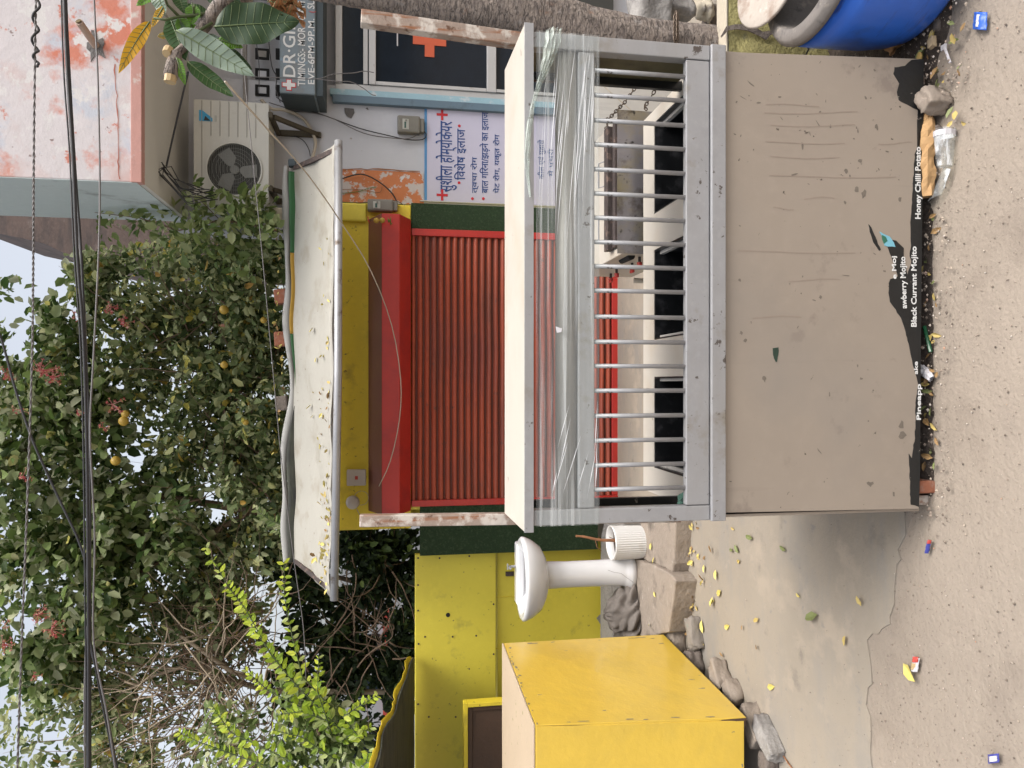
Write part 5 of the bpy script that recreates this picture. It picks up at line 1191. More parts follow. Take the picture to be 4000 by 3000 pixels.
cable([(256, -300), (258, 0), (272, 300), (296, 700), (318, 1000), (335, 1400), (350, 1700), (352, 2300), (352, 3000), (352, 3400)], YG + .06, .0055, M['wire'], 'power_cable', 'black cable just below the thickest one in the bundle', GB)
cable([(245, -300), (247, 0), (262, 300), (280, 600), (296, 800), (330, 1200), (345, 1700), (348, 2300), (330, 2700), (338, 3400)], YG + .1, .004, M['wire_grey'], 'power_cable', 'grey cable running behind the black bundle', GB)
cable([(366, -300), (368, 0), (382, 300), (390, 700), (385, 1000), (365, 1400), (352, 1700), (370, 2100), (366, 2500), (420, 2800), (480, 3200)], YG - .06, .0038, M['wire_grey'], 'power_cable', 'single grey cable below the bundle joining it over the bushes', None, n=80)
cable([(-60, 1200), (0, 1310), (60, 1520), (120, 1700), (180, 1840), (255, 2000), (310, 2120), (340, 2240), (350, 2500), (400, 2700), (450, 2960), (500, 3200)], YG + .05, .005, M['wire'], 'power_cable', 'black cable slanting down through the bushes into the bundle', None, n=90)
cable([(350, 2480), (390, 2700), (430, 2900), (470, 3100)], YG + .02, .004, M['wire'], 'power_cable', 'short black cable leaving the bundle at the left', None)
# thin lines
cable([(905, -100), (945, 200), (985, 600), (1025, 1000), (1062, 1400), (1100, 1800), (1150, 2200), (1185, 2450), (1195, 2650)], 3.9, .0022, M['wire_grey'], 'thin_wire', 'thin grey wire sagging in front of the awning')
cable([(880, 320), (1040, 500), (1200, 680), (1340, 880), (1450, 1060), (1530, 1270), (1565, 1480), (1560, 1640), (1525, 1800), (1480, 1900)], [2.0, 2.6, 3.2, 3.9, 4.5, 4.9, 5.0, 5.02, 5.04, 5.05], .0032, M['string'], 'pale_string', 'pale string looping down across the red shutter hood')
cable([(735, 280), (700, 430), (670, 560), (650, 650)], 4.9, .006, M['wire'], 'black_wire', 'black wire from the branch to the hook under the soffit')
kn = onY(640, 655, 4.95)
a = MB(); random.seed(3)
for k in range(9):
    q = Vector((random.uniform(-1, 1), random.uniform(-.3, .3), random.uniform(-1, 1))) * .05
    a.tube([kn, kn + q, kn + q * .4 + Vector((-.05 - .02 * k, .03, -.05 - .012 * k)), kn + Vector((-.10 - .03 * (k % 3), .1, -.22 - .01 * k))], .0035, 5)
build(a, 'wire_tangle', M['wire'], label='tangle of black wires hanging above the air conditioner fan', cat='wire', smooth=True)
cable([(1020, 390), (1060, 425), (1110, 430), (1180, 460), (1220, 520), (1232, 560), (1222, 610), (1200, 660)], YW - .05, .012, M['string'], 'conduit_bundle', 'thick taped pipe bundle curving below the air conditioner')
cable([(1080, 380), (1130, 410), (1250, 445), (1400, 500), (1520, 530), (1590, 545), (1650, 545), (1665, 525), (1650, 510)], YW - .03, .004, M['wire'], 'house_wire', 'black house wire running down to the meter above the poster')
cable([(1050, 400), (1150, 430), (1280, 455), (1420, 520), (1540, 540), (1600, 540), (1640, 520)], YW - .045, .0035, M['wire_grey'], 'house_wire', 'grey house wire beside the black one to the same meter')
cable([(1080, 520), (1130, 525), (1180, 545), (1205, 580), (1212, 610)], YW - .03, .003, M['wire'], 'house_wire', 'short black wire hooking into the taped pipe bundle')
cable([(1330, 700), (1410, 680), (1480, 710), (1535, 760), (1555, 810), (1545, 830), (1520, 832)], YW - .05, .005, M['wire'], 'house_wire', 'black wire arching over the orange patch to the lower meter')
cable([(1330, 800), (1430, 790), (1500, 780), (1560, 790), (1580, 815), (1560, 825)], YW - .04, .0028, M['wire'], 'house_wire', 'thin black wire crossing the yellow fascia end')
cable([(985, 60), (1010, 230), (1012, 330), (1010, 365)], YS - .1, .0025, M['wire'], 'sign_wire', 'thin black wire over the vent blocks above the sign', None)
cable([(1045, 100), (1060, 250), (1080, 300), (1078, 350), (1095, 400)], YS - .1, .0035, M['wire'], 'sign_wire', 'thicker black wire drooping beside the clinic sign', None)
cable([(985, 300), (1080, 303), (1235, 308), (1300, 290), (1380, 285), (1420, 278), (1460, 283)], YS - .15, .003, M['wire_grey'], 'sign_wire', 'grey wire crossing the sign lettering to the window')
cable([(1235, 308), (1320, 318), (1370, 320), (1420, 345), (1450, 368), (1468, 373)], YS - .15, .003, M['wire_grey'], 'sign_wire', 'grey wire end drooping over the window frame corner')
cable([(1335, 755), (1400, 748), (1440, 735), (1470, 730)], YW - .015, .0025, M['chilli_green'], 'coloured_wire', 'greenish thin wire on the orange patch')
cable([(1335, 740), (1410, 740), (1480, 752), (1492, 730)], YW - .018, .0022, M['stem'], 'coloured_wire', 'brown thin wire on the orange patch')
cable([(540, 1200), (800, 1210)], 5.6, .001, M['wire'], 'x', 'x') if False else None

# lemon and chilli charms
def charm(x, y, Y, label, s=1):
    c = onY(x, y, Y); t = thing('lemon_chilli_charm', label, 'charm', c, 'lemon and chilli charms on the shop')
    build(MB().tube([c + Vector((0, 0, .07 * s)), c - Vector((0, 0, .06 * s))], .001, 5), 'thread', M['wire'], t)
    for k, dz in enumerate((.012, -.022)):
        build(MB().lathe(c + Vector((.002 * k, -.004, dz * s)), [(.001, -.017 * s), (.012 * s, -.012 * s), (.017 * s, 0), (.012 * s, .012 * s), (.001, .017 * s)], 16), 'lemon', M['lemon'], t, smooth=True)
    random.seed(int(x + y))
    for k in range(4):
        q = Vector((random.uniform(-.03, .03), -.005, random.uniform(-.01, .02))) * s; b_ = c + Vector((0, -.01, (.055 if k == 0 else -.055 - .006 * k) * s))
        build(MB().tube([b_ - q, b_ + q * .3 + Vector((0, 0, .004)), b_ + q], [.003 * s, .004 * s, .001], 6), 'chilli', M['chilli'] if k in (0,) else M['chilli_green'], t, smooth=True)
charm(1478, 862, Y0 - .27, 'lemon and chilli charm hanging on the right end of the red hood', 1.15)
charm(1706, 808, YW - .05, 'small lemon and chilli charm on the green turf panel beside the poster', .8)

# ================================================================ LITTER
def sheet(pts, name, label, cat, m, h=.006, bend=.01, group=None, z=.012):
    P = [onZ(x, y, z) for x, y in pts]
    a, b, c, d = P
    def f(u, v):
        p = a.lerp(b, u).lerp(d.lerp(c, u), v); return p + Vector((0, 0, bend * math.sin(u * 3.1) + .3 * bend * mnoise.noise(Vector((u * 5, v * 5, 0)))))
    return build(MB().grid(f, 12, 12), name, m, label=label, cat=cat, group=group, smooth=True, solid=.0006)
w1 = sheet([(3800, 115), (3855, 118), (3858, 48), (3805, 48)], 'blue_wrapper', 'bright blue shiny wrapper on the road near the drum', 'wrapper', M['blue_pack'])
sheet([(3815, 105), (3832, 106), (3836, 58), (3820, 56)], 'wrapper_window', None, None, M['white_pack'], z=.0155).parent = w1
for o in w1.children: o.location = o.location - w1.location
w2 = sheet([(3560, 2620), (3585, 2626), (3594, 2572), (3568, 2555)], 'torn_packet', 'red and white torn packet beside a yellow leaf on the dust', 'packet', M['white_pack'])
for nm, pp, m_ in (('red_band', [(3565, 2585), (3586, 2588), (3589, 2566), (3569, 2562)], M['red_pack']), ('food_picture', [(3561, 2614), (3577, 2616), (3583, 2592), (3564, 2588)], M['tan_pack'])):
    o = sheet(pp, nm, None, None, m_, z=.0155); o.parent = w2; o.location = o.location - w2.location
w3 = sheet([(3618, 2160), (3628, 2162), (3640, 2112), (3628, 2108)], 'small_packet', 'narrow blue and red packet on the gravel left of the cart', 'packet', M['navy_pack'])
o = sheet([(3628, 2122), (3636, 2124), (3640, 2110), (3630, 2108)], 'red_end', None, None, M['red_pack'], z=.0165); o.parent = w3; o.location = o.location - w3.location
w4 = sheet([(3862, 2984), (3905, 2978), (3903, 2943), (3858, 2948)], 'square_packet', 'small square blue and white packet at the lower left road edge', 'packet', M['navy_pack'])
o = sheet([(3867, 2977), (3896, 2973), (3895, 2952), (3864, 2955)], 'pale_centre', None, None, M['white_pack'], z=.0165); o.parent = w4; o.location = o.location - w4.location
# paper bag, cup, plastic sheet
def crumple(p0, p1, w_, h_, name, label, cat, m, seed=0, k=40):
    p0 = Vector(p0); p1 = Vector(p1); ax = p1 - p0; sd_ = Vector((0, 0, 1)).cross(ax).normalized()
    def f(u, v):
        an = v * 2 * math.pi; r_ = (math.sin(math.pi * (.08 + .84 * u)) ** .35); q = p0 + ax * u + sd_ * (w_ / 2 * math.cos(an) * r_) + Vector((0, 0, h_ / 2 + h_ / 2 * math.sin(an) * r_))
        n_ = mnoise.cell(Vector((u * 5 + seed, v * 5, seed))) if False else mnoise.noise(Vector((u * 6 + seed, math.cos(an) * 1.4, math.sin(an) * 1.4))) * .8
        return q + (sd_ * math.cos(an) + Vector((0, 0, math.sin(an)))) * n_ * h_ * .5
    return build(MB().grid(f, k, 9 if k < 16 else 20), name, m, label=label, cat=cat, smooth=False)
crumple(onZ(3648, 445, .01) + Vector((0, .0, 0)), onZ(3645, 770, .01) + Vector((0, .0, 0)), .055, .045, 'paper_bag', 'crumpled brown paper bag lying along the cart foot', 'paper bag', M['paper_bag'], 2, 13)
ca = onZ(3690, 505, .03); cb = onZ(3690, 650, .03)
cup = thing('plastic_cup', 'crushed clear plastic cup on its side in front of the paper bag', 'cup', (ca + cb) / 2 - Vector((0, 0, .03)))
ax = (cb - ca).normalized(); axm = Vector((0, 0, 1)).rotation_difference(ax).to_matrix()
build(MB().lathe(ca, [(.032, 0), (.034, .003), (.032, .006), (.029, .05), (.024, (cb - ca).length), (.001, (cb - ca).length)], 12, axis=axm, sy=.8), 'cup_body', M['cup'], cup)
build(MB().lathe(ca, [(.0335, .006), (.0330, .022)], 12, axis=axm, sy=.82), 'printed_band', M['white_pack'], cup)
sheet([(3625, 790), (3680, 760), (3715, 660), (3690, 650)], 'plastic_sheet', 'thin clear plastic sheet left of the crushed cup', 'plastic', M['cup'], z=.02)
crumple(onZ(3500, 115, .04), onZ(3520, 190, .04), .09, .03, 'cardboard_scrap', 'orange brown cardboard scrap beside the blue drum', 'cardboard', M['cardboard'], 5, 20)
build(MB().box(*(lambda p: (p.x - .02, p.x + .03, p.y - .03, p.y + .02))(onZ(3450, 150, .04)), .03, .055, rot=Matrix.Rotation(.5, 3, 'Z')), 'red_matchbox', M['red_pack'], label='small red and white box next to the cardboard scrap', cat='box', bevel=.002)
build(MB().tube([onZ(3690, 185, .02), onZ(3712, 245, .02)], .004, 6).box(*(lambda p: (p.x - .008, p.x + .008, p.y - .006, p.y + .012))(onZ(3688, 183, .02)), .015, .022), 'plastic_spoon', M['white_pack'], label='white plastic spoon on the dark soil by the drum', cat='spoon')
build(MB().tube([onZ(3610, 1275, .012), onZ(3635, 1375, .012)], .006, 7), 'green_straw', mat('green_plastic', (.01, .10, .04), .3), label='green plastic straw on the ground under the cart', cat='straw')
crumple(onZ(3600, 1430, .01), onZ(3650, 1480, .01), .03, .02, 'foil_scrap', 'crumpled foil and leaf scrap under the middle of the cart', 'scrap', M['white_pack'], 9, 16)
# sprig beside the yellow box, lower left
build(MB().tube([onZ(3020, 2905, .01), onZ(3065, 2960, .01), onZ(3100, 3010, .01)], .003, 5).tube([onZ(3065, 2960, .01), onZ(3080, 2985, .015)], .002, 5), 'dry_twig', M['stem'], label='dry reddish twig on the concrete in front of the yellow box', cat='twig')

# fallen leaves
def small_leaf(name, m, L=.04, w_=.02):
    a = MB(); vs = [(0, 0, 0), (-w_ / 2, L * .35, .004), (-w_ * .35, L * .75, .006), (0, L, .003), (w_ * .35, L * .75, .006), (w_ / 2, L * .35, .004), (0, L * .5, .0)]
    a.add(vs, [(0, 6, 1), (1, 6, 2), (2, 6, 3), (3, 6, 4), (4, 6, 5), (5, 6, 0)]); 
    me = bpy.data.meshes.new(name); me.from_pydata([tuple(v) for v in a.v], [], a.f); me.materials.append(m); return me
FL = [small_leaf('fallen_leaf', m) for m in (mat('yl1', (.66, .56, .16), .6, 0, .1, 30, 0), mat('yl2', (.55, .42, .14), .6, 0, .1, 30, 0), mat('yl3', (.30, .18, .07), .7, 0, .2, 30, 0), mat('yl4', (.20, .23, .08), .6, 0, .2, 30, 0))]
KIND = ('yellow', 'ochre', 'brown', 'green')
def third(t): return 'left' if t < .333 else 'right' if t > .667 else 'middle'
def drop(p, s, k, lab, grp_, tilt=.3, name='fallen_leaf', pos=None):
    if grp_: lab = ('small ' if s < .9 else 'larger ') + KIND[k] + ' ' + lab + (', %s third' % third(pos) if pos is not None else '')
    o = bpy.data.objects.new(name, FL[k]); COL.objects.link(o); o.location = p; o.scale = (s, s, s)
    o.rotation_euler = (random.uniform(-tilt, tilt), random.uniform(-tilt, tilt), random.uniform(0, 6.28)); tag(o, lab, 'leaf', grp_)
random.seed(21)
LB = {'a': 'fallen leaf on the awning tarpaulin', 'g': 'fallen leaf on the pale concrete', 's': 'leaf along the foot of the stone step'}
for i in range(95):
    u = random.choice((random.gauss(.10, .06), random.gauss(.2, .06), random.gauss(.42, .05), random.uniform(0, .8))); v = min(.7, abs(random.gauss(.10, .16)) + .02); u = min(max(u, .015), .97)
    p = aw_fn(u, v) + Vector((0, -.004, .008)); drop(p, random.uniform(.6, 1.25), random.choice((0, 0, 0, 1, 2)), LB['a'], 'fallen leaves on the awning', .9, pos=u)
for i in range(40):
    u = random.choice((random.gauss(.58, .15), random.uniform(.3, .85))); u = min(max(u, 0), 1); p = rollc(u) + Vector((0, random.uniform(-.035, .01), .05)); drop(p, random.uniform(.6, 1.1), random.choice((0, 0, 1, 2)), 'leaf on the rolled awning flap', 'fallen leaves on the rolled flap', .9, pos=u)
for i in range(60):
    y = random.uniform(1985, 2480); x = 2680 + random.gauss(15, 28) + .02 * (y - 2000); drop(G0(x, y, .005) + Vector((0, 0, .008)), random.uniform(.6, 1.2), random.choice((0, 0, 1, 2, 2)), LB['s'], 'fallen leaves along the step', .7, pos=1 - (y - 1985) / 495)
for (x, y, s, k) in ((2790, 2330, 1.3, 0), (2800, 2225, 1.2, 0), (2785, 2160, 1.0, 2), (2890, 2160, 1.2, 3), (2895, 2190, .9, 1), (2855, 2145, .9, 3), (2945, 2105, 1.1, 3), (2835, 2455, 1.2, 0), (2750, 2475, 1.6, 0), (2755, 2520, 1.3, 1), (2820, 2305, 1.3, 0), (2795, 2345, 1.1, 0), (2755, 2205, 1.0, 0), (2968, 2415, .9, 1), (2958, 2515, .7, 2), (2830, 2565, .7, 2), (3115, 2318, .7, 0), (3200, 2400, 1.7, 3), (3303, 2523, 1.0, 1), (3372, 2368, .9, 1), (3075, 2150, 1.1, 3), (3003, 2685, 1.3, 0), (2660, 2125, 1, 0), (2548, 2120, 1.1, 0), (2560, 2175, 1.0, 0), (2558, 2310, .9, 0), (2540, 2445, .8, 0), (2860, 2060, .7, 1), (2720, 2365, .8, 1), (2905, 2440, .6, 2)):
    drop(G0(x, y, .13 if x < 2600 and 2180 < y < 2500 else (.1 if x < 2600 else .005)) + Vector((0, 0, .008)), s * 1.1, k, LB['g'], 'fallen leaves on the concrete', .25, pos=1 - (y - 2050) / 640)
drop(G0(3540, 2590) + Vector((0, 0, .012)), 2.0, 0, 'long curled ochre leaf on the dust beside the red and white packet', None, .1)
for i in range(26):
    x = random.uniform(3560, 3760); y = random.uniform(60, 520); drop(G0(x, y, .03), random.uniform(.5, 1.0), random.choice((1, 2, 2, 3)), 'leaf scrap in the dark soil near the drum', 'dry leaves near the drum', .6, pos=1 - (y - 60) / 460)
for i in range(34):
    x = random.uniform(3605, 3655); y = random.uniform(800, 1880); drop(G0(x, y, .012), random.uniform(.5, 1.0), random.choice((1, 2, 2, 3)), 'leaf scrap on the ground under the cart', 'dry leaves under the cart', .6, pos=1 - (y - 800) / 1080)
# gravel and grit on the ground (uncountable)
def grit():
    a = MB(); random.seed(9)
    for i in range(9000):
        zone = random.random()
        if zone < .55: x = random.uniform(-1.6, 1.6); y = random.uniform(1.25, 2.3 + (.5 if random.random() < .3 else 0))
        elif zone < .8: x = random.uniform(.85, 1.9); y = random.uniform(1.9, 2.7)
        elif zone < .9: x = random.uniform(-.42, 1.0); y = random.uniform(2.0, 2.3)
        else: x = random.uniform(-2.2, -.4); y = random.uniform(1.4, 4.6)
        s = random.choice((.0012, .0016, .002, .003, .0045 if zone < .9 else .002)) * random.uniform(.6, 1.2) * (1.6 if .55 < zone < .9 else 1); c = Vector((x, y, s * .4 + (.035 if .55 < zone < .8 else 0 if zone < .55 else .012)))
        vs = [c + Vector((random.uniform(.6, 1) * dx, random.uniform(.6, 1) * dy, random.uniform(.6, 1) * dz)) * s for dx, dy, dz in ((1, 0, 0), (-1, 0, 0), (0, 1, 0), (0, -1, 0), (0, 0, 1), (0, 0, -1))]
        a.add(vs, [(0, 2, 4), (2, 1, 4), (1, 3, 4), (3, 0, 4)])
    build(a, 'gravel', leafmat('grit', [(0, (.10, .08, .065)), (.5, (.25, .20, .16)), (.85, (.36, .30, .24)), (.97, (.50, .45, .40)), (1, (.38, .20, .12))], 0, .9), kind='stuff', recalc=False)
grit()
# ================================================================ FOLIAGE
def leaves(name, centers, counts, L, m, parent, label=None, cat=None, spread=1.0, asp=.5, out=.5, fold=.25, kind=None, seed=1, clumpy=0):
    """centers: list of (x,y,z, rx,ry,rz); leaves fill the ellipsoids, denser to the outside"""
    rg = np.random.default_rng(seed); Ps = []; Ds = []
    for (cx_, cy_, cz_, rx, ry, rz_), n in zip(centers, counts):
        d = rg.normal(size=(n, 3)); d /= np.linalg.norm(d, axis=1)[:, None]; r_ = rg.random(n) ** .45
        P = np.array([cx_, cy_, cz_]) + d * r_[:, None] * np.array([rx, ry, rz_])
        Ps.append(P); Ds.append(d)
    P = np.concatenate(Ps); D = np.concatenate(Ds); n = len(P)
    if clumpy:      # drop leaves where a coarse noise is low: gaps through the crown
        keep = np.array([mnoise.noise(Vector(p) * clumpy) + .28 * mnoise.noise(Vector(p) * clumpy * 2.6) > -.07 for p in P]); P = P[keep]; D = D[keep]; n = len(P)
    ax = D * out + rg.normal(size=(n, 3)) * .6 + np.array([0, -.1, -.25]); ax /= np.linalg.norm(ax, axis=1)[:, None]
    nr = rg.normal(size=(n, 3)) + np.array([0, -.6, .9]); nr -= ax * (nr * ax).sum(1)[:, None]; nr /= np.linalg.norm(nr, axis=1)[:, None]
    sd_ = np.cross(ax, nr); Ls = L * rg.uniform(.42, 1.42, n)[:, None]; W = Ls * asp * rg.uniform(.8, 1.2, n)[:, None]
    f = fold * W
    V = np.stack([P, P + ax * Ls * .3 - sd_ * W * .5 + nr * f, P + ax * Ls * .72 - sd_ * W * .42 + nr * f, P + ax * Ls, P + ax * Ls * .72 + sd_ * W * .42 + nr * f, P + ax * Ls * .3 + sd_ * W * .5 + nr * f], 1).reshape(-1, 3)
    base = (np.arange(n) * 6)[:, None]; F = np.concatenate([base + np.array([0, 1, 2, 3]), base + np.array([0, 3, 4, 5])], 1).reshape(-1, 4)
    org = np.array(wloc(parent)) if parent else V.mean(0)
    if parent is None: org[2] = V[:, 2].min()
    V = V - org
    me = bpy.data.meshes.new(name); me.vertices.add(len(V)); me.vertices.foreach_set('co', V.ravel()); me.loops.add(F.size); me.loops.foreach_set('vertex_index', F.ravel().astype(np.int32)); me.polygons.add(len(F)); me.polygons.foreach_set('loop_start', np.arange(len(F), dtype=np.int32) * 4); me.update(calc_edges=True); me.validate()
    me.materials.append(m); o = bpy.data.objects.new(name, me); COL.objects.link(o); o.parent = parent
    if parent is None: o.location = org
    return tag(o, label, cat, None, kind)
def twigs(name, starts, m, parent, n, seg, step, r0, seed, bias=(0, 0, .1), jit=.5, tag_=None):
    random.seed(seed); a = MB()
    for k in range(n):
        p = Vector(random.choice(starts)) + Vector((random.uniform(-.2, .2), random.uniform(-.2, .2), random.uniform(-.2, .2))); d = Vector((random.uniform(-1, 1), random.uniform(-.4, .4), random.uniform(-.6, 1))).normalized(); P = [p.copy()]; 
        for s in range(seg):
            d = (d + Vector((random.uniform(-1, 1), random.uniform(-1, 1), random.uniform(-1, 1))) * jit * .5 + Vector(bias) * .3).normalized(); p = p + d * step; P.append(p.copy())
        rr = [max(.0012, r0 * (1 - i / (seg + 1)) * random.uniform(.9, 1.1)) for i in range(len(P))]; a.tube(P, rr, 5)
    return build(a, name, m, parent, smooth=True)
def at(x, y, Y): p = onY(x, y, Y); return (p.x, p.y, p.z)
def cl(x, y, Y, rx, ry, rz): return (*at(x, y, Y), rx, ry, rz)
# --- citrus tree above the shop (right part)
t1 = thing('citrus_tree', 'dense small leaved citrus tree with yellow fruit behind the red shutter shop', 'tree', (at(1000, 1350, 7.3)[0], 7.3, 0))
C = [cl(1010, 1130, 6.9, .55, .7, .42), cl(850, 1300, 7.0, .6, .7, .45), cl(1020, 1550, 7.0, .65, .7, .38), cl(820, 1000, 6.6, .35, .5, .4), cl(900, 850, 6.3, .26, .35, .28), cl(980, 930, 6.2, .28, .3, .22), cl(640, 1150, 7.1, .5, .7, .42), cl(780, 1650, 7.1, .6, .7, .45), cl(1010, 1850, 7.0, .6, .7, .35), cl(560, 1400, 7.2, .6, .7, .5), cl(450, 1120, 7.0, .36, .5, .34), cl(1060, 1000, 6.4, .3, .4, .2)]
leaves('crown', C, [4600, 4300, 4600, 1600, 650, 800, 2700, 3700, 4000, 3300, 1100, 800], .077, M['leaf_dark'], t1, asp=.5, seed=3, clumpy=3.0)
build(MB().tube([(at(1000, 1400, 7.3)[0], 7.3, 0), (at(1000, 1380, 7.3)[0], 7.3, 1.2), (at(1000, 1300, 7.3)[0], 7.3, 2.3), (at(700, 1200, 7.2)[0], 7.2, 3.3), (at(450, 1250, 7.2)[0], 7.2, 4.0)], [.09, .08, .06, .035, .012], 12).tube([(at(1000, 1380, 7.3)[0], 7.3, 1.2), (at(1000, 1600, 7.2)[0], 7.2, 2.4), (at(800, 1750, 7.2)[0], 7.2, 3.3)], [.06, .045, .015], 10).tube([(at(1000, 1300, 7.3)[0], 7.3, 2.3), (at(700, 1500, 7.1)[0], 7.1, 3.5)], [.04, .015], 8), 'trunk', M['twig'], t1, smooth=True)
twigs('twigs', [at(900, 1200, 6.9), at(900, 1500, 6.9), at(700, 1300, 6.9), at(950, 1800, 6.9)], M['twig'], t1, 60, 12, .08, .007, 4)
fr_me = None
for i, (x, y, s) in enumerate(((900, 1070, 1.0), (930, 1058, .8), (875, 1210, 1.1), (876, 1425, .9), (483, 1645, 1.15), (490, 1618, .9), (452, 1800, 1.1), (960, 1650, .7), (312, 2830, .01), (1030, 1250, .8))):
    if s < .1: continue
    c = Vector(at(x, y, 6.3)); 
    if fr_me is None:
        o = build(MB().lathe(c, [(.001, -.034), (.018, -.029), (.031, -.015), (.035, 0), (.031, .015), (.018, .029), (.001, .034)], 16), 'fruit', M['lemon'], t1, smooth=True); fr_me = o.data; base = c - wloc(t1)
        # re-centre mesh so that copies can be placed
        for v in fr_me.vertices: v.co -= base
        o.location = base
    else: o = copy_of(o, c - wloc(t1), parent=t1)
    o.scale = (s, s, s)
# --- creeper with red flowers (middle / upper)
t2 = thing('flowering_creeper', 'tall creeper bush with broad leaves and red flower clusters behind the cables', 'creeper', (at(400, 2000, 6.8)[0], 6.8, 0))
C = [cl(160, 1560, 6.9, .6, .6, .5), cl(380, 1620, 6.9, .5, .6, .4), cl(120, 1900, 6.8, .6, .6, .5), cl(380, 2050, 6.8, .6, .6, .45), cl(130, 2300, 6.8, .6, .6, .5), cl(420, 2350, 6.8, .55, .6, .4), cl(60, 1380, 6.9, .28, .4, .24), cl(280, 1280, 6.9, .36, .4, .26), cl(200, 2520, 7.0, .5, .5, .35), cl(640, 2060, 6.9, .6, .6, .4), cl(-150, 1900, 6.9, 1.2, .7, .45), cl(20, 1130, 6.8, .10, .1, .14), cl(350, 1080, 6.8, .22, .3, .2), cl(150, 1230, 6.8, .10, .1, .14)]
leaves('crown', C, [2200, 1300, 2200, 2000, 2200, 1700, 380, 640, 1200, 2200, 2400, 30, 260, 30], .095, M['leaf_creeper'], t2, asp=.62, seed=8, clumpy=2.6)
build(MB().tube([(at(400, 2000, 7)[0], 7.0, 0), (at(400, 2050, 7)[0], 7.0, 1.5), (at(800, 2000, 7)[0], 7.0, 2.9), (at(400, 1900, 7)[0], 7.0, 4.2), (at(100, 1700, 7)[0], 7.0, 5)], [.06, .055, .04, .02, .01], 10).tube([(at(800, 2000, 7)[0], 7.0, 2.9), (at(400, 2300, 7)[0], 7.0, 4.1)], [.03, .01], 8), 'stem', M['twig'], t2, smooth=True)
def flower(x, y, n, s, Y=6.15):
    c = Vector(at(x, y, Y)); rg = np.random.default_rng(int(x + y)); a = MB()
    for k in range(n):
        d = Vector(rg.normal(size=3)); d.normalize(); d.z -= .3; p = c + d * s * rg.uniform(.4, 1); a.tube([c, p], .0018, 4)
        for q in range(5):
            an = q * 1.256 + k; u = d.cross(Vector((0, 0, 1))).normalized(); v = d.cross(u); e = p + (u * math.cos(an) + v * math.sin(an)) * .016 + d * .006; f = p + (u * math.cos(an + .5) + v * math.sin(an + .5)) * .009; g_ = p + (u * math.cos(an - .5) + v * math.sin(an - .5)) * .009
            a.add([p, f, e, g_], [(0, 1, 2, 3)])
    return build(a, 'flower_cluster', M['flower'], t2, recalc=False)
for x, y, n, s in ((20, 1460, 16, .07), (155, 1450, 26, .12), (205, 1475, 16, .08), (430, 1200, 14, .07), (480, 1260, 14, .07), (290, 1235, 7, .05), (440, 1580, 14, .08), (400, 1670, 7, .05), (300, 1600, 5, .05), (150, 2400, 18, .09), (200, 2460, 18, .09), (10, 2520, 14, .08), (90, 1860, 8, .06), (865, 1275, 3, .03), (20, 2440, 4, .04), (130, 2640, 5, .05), (70, 1600, 8, .06)):
    flower(x, y, n, s)
# --- left bush, bare brown twigs with sparse leaves and sky behind
t3 = thing('bare_bush', 'half bare brown twiggy bush with sparse leaves left of the awning', 'bush', (at(900, 2700, 6.9)[0], 6.9, 0))
C = [cl(160, 2780, 7.1, .55, .5, .45), cl(60, 3000, 7.1, .6, .5, .5), cl(450, 2700, 7.0, .5, .5, .4), cl(640, 2450, 7.0, .5, .5, .4), cl(550, 2950, 7.0, .6, .5, .45), cl(850, 2300, 7.0, .5, .5, .35), cl(850, 2650, 7.0, .6, .5, .45), cl(1000, 2150, 6.9, .35, .4, .3), cl(900, 3000, 7.0, .7, .5, .5), cl(350, 3200, 7.0, .8, .5, .7), cl(350, 2600, 7.2, .6, .5, .45), cl(400, 2950, 7.2, .6, .5, .5), cl(860, 2200, 7.3, .5, .4, .4), cl(930, 2400, 7.3, .45, .4, .3), cl(780, 2430, 7.4, .5, .4, .35), cl(980, 2080, 7.2, .35, .4, .3), cl(700, 2250, 7.3, .5, .4, .35)]
leaves('crown', C, [420, 380, 900, 1100, 900, 900, 700, 600, 700, 1100, 1500, 1300, 1300, 900, 1000, 900, 1000], .08, M['leaf_dark'], t3, asp=.5, seed=12, clumpy=3.2)
build(MB().tube([(at(900, 2760, 7.3)[0], 7.3, 0), (at(900, 2760, 7.3)[0], 7.3, 1.2), at(1050, 2700, 6.9), at(850, 2640, 6.8), at(760, 2590, 6.7), at(600, 2640, 6.8), at(450, 2720, 6.9)], [.028, .028, .026, .024, .02, .015, .008], 8).tube([at(850, 2640, 6.8), at(780, 2740, 6.7), at(820, 2760, 6.7)], [.02, .014, .01], 7).tube([at(1050, 2680, 6.8), at(900, 2620, 6.6), at(700, 2480, 6.6), at(640, 2440, 6.7)], [.02, .02, .014, .008], 7), 'stem', M['twig_light'], t3, smooth=True)
twigs('twigs', [at(950, 2450, 6.7), at(900, 2700, 6.7), at(1000, 2850, 6.7), at(800, 2600, 6.7), at(700, 2800, 6.8)], M['twig'], t3, 170, 16, .075, .006, 6, jit=.8)
twigs('pale_twigs', [at(880, 2600, 6.5), at(750, 2500, 6.5), at(950, 2750, 6.5), at(600, 2700, 6.6)], M['twig_light'], t3, 40, 14, .08, .008, 16, jit=.6)
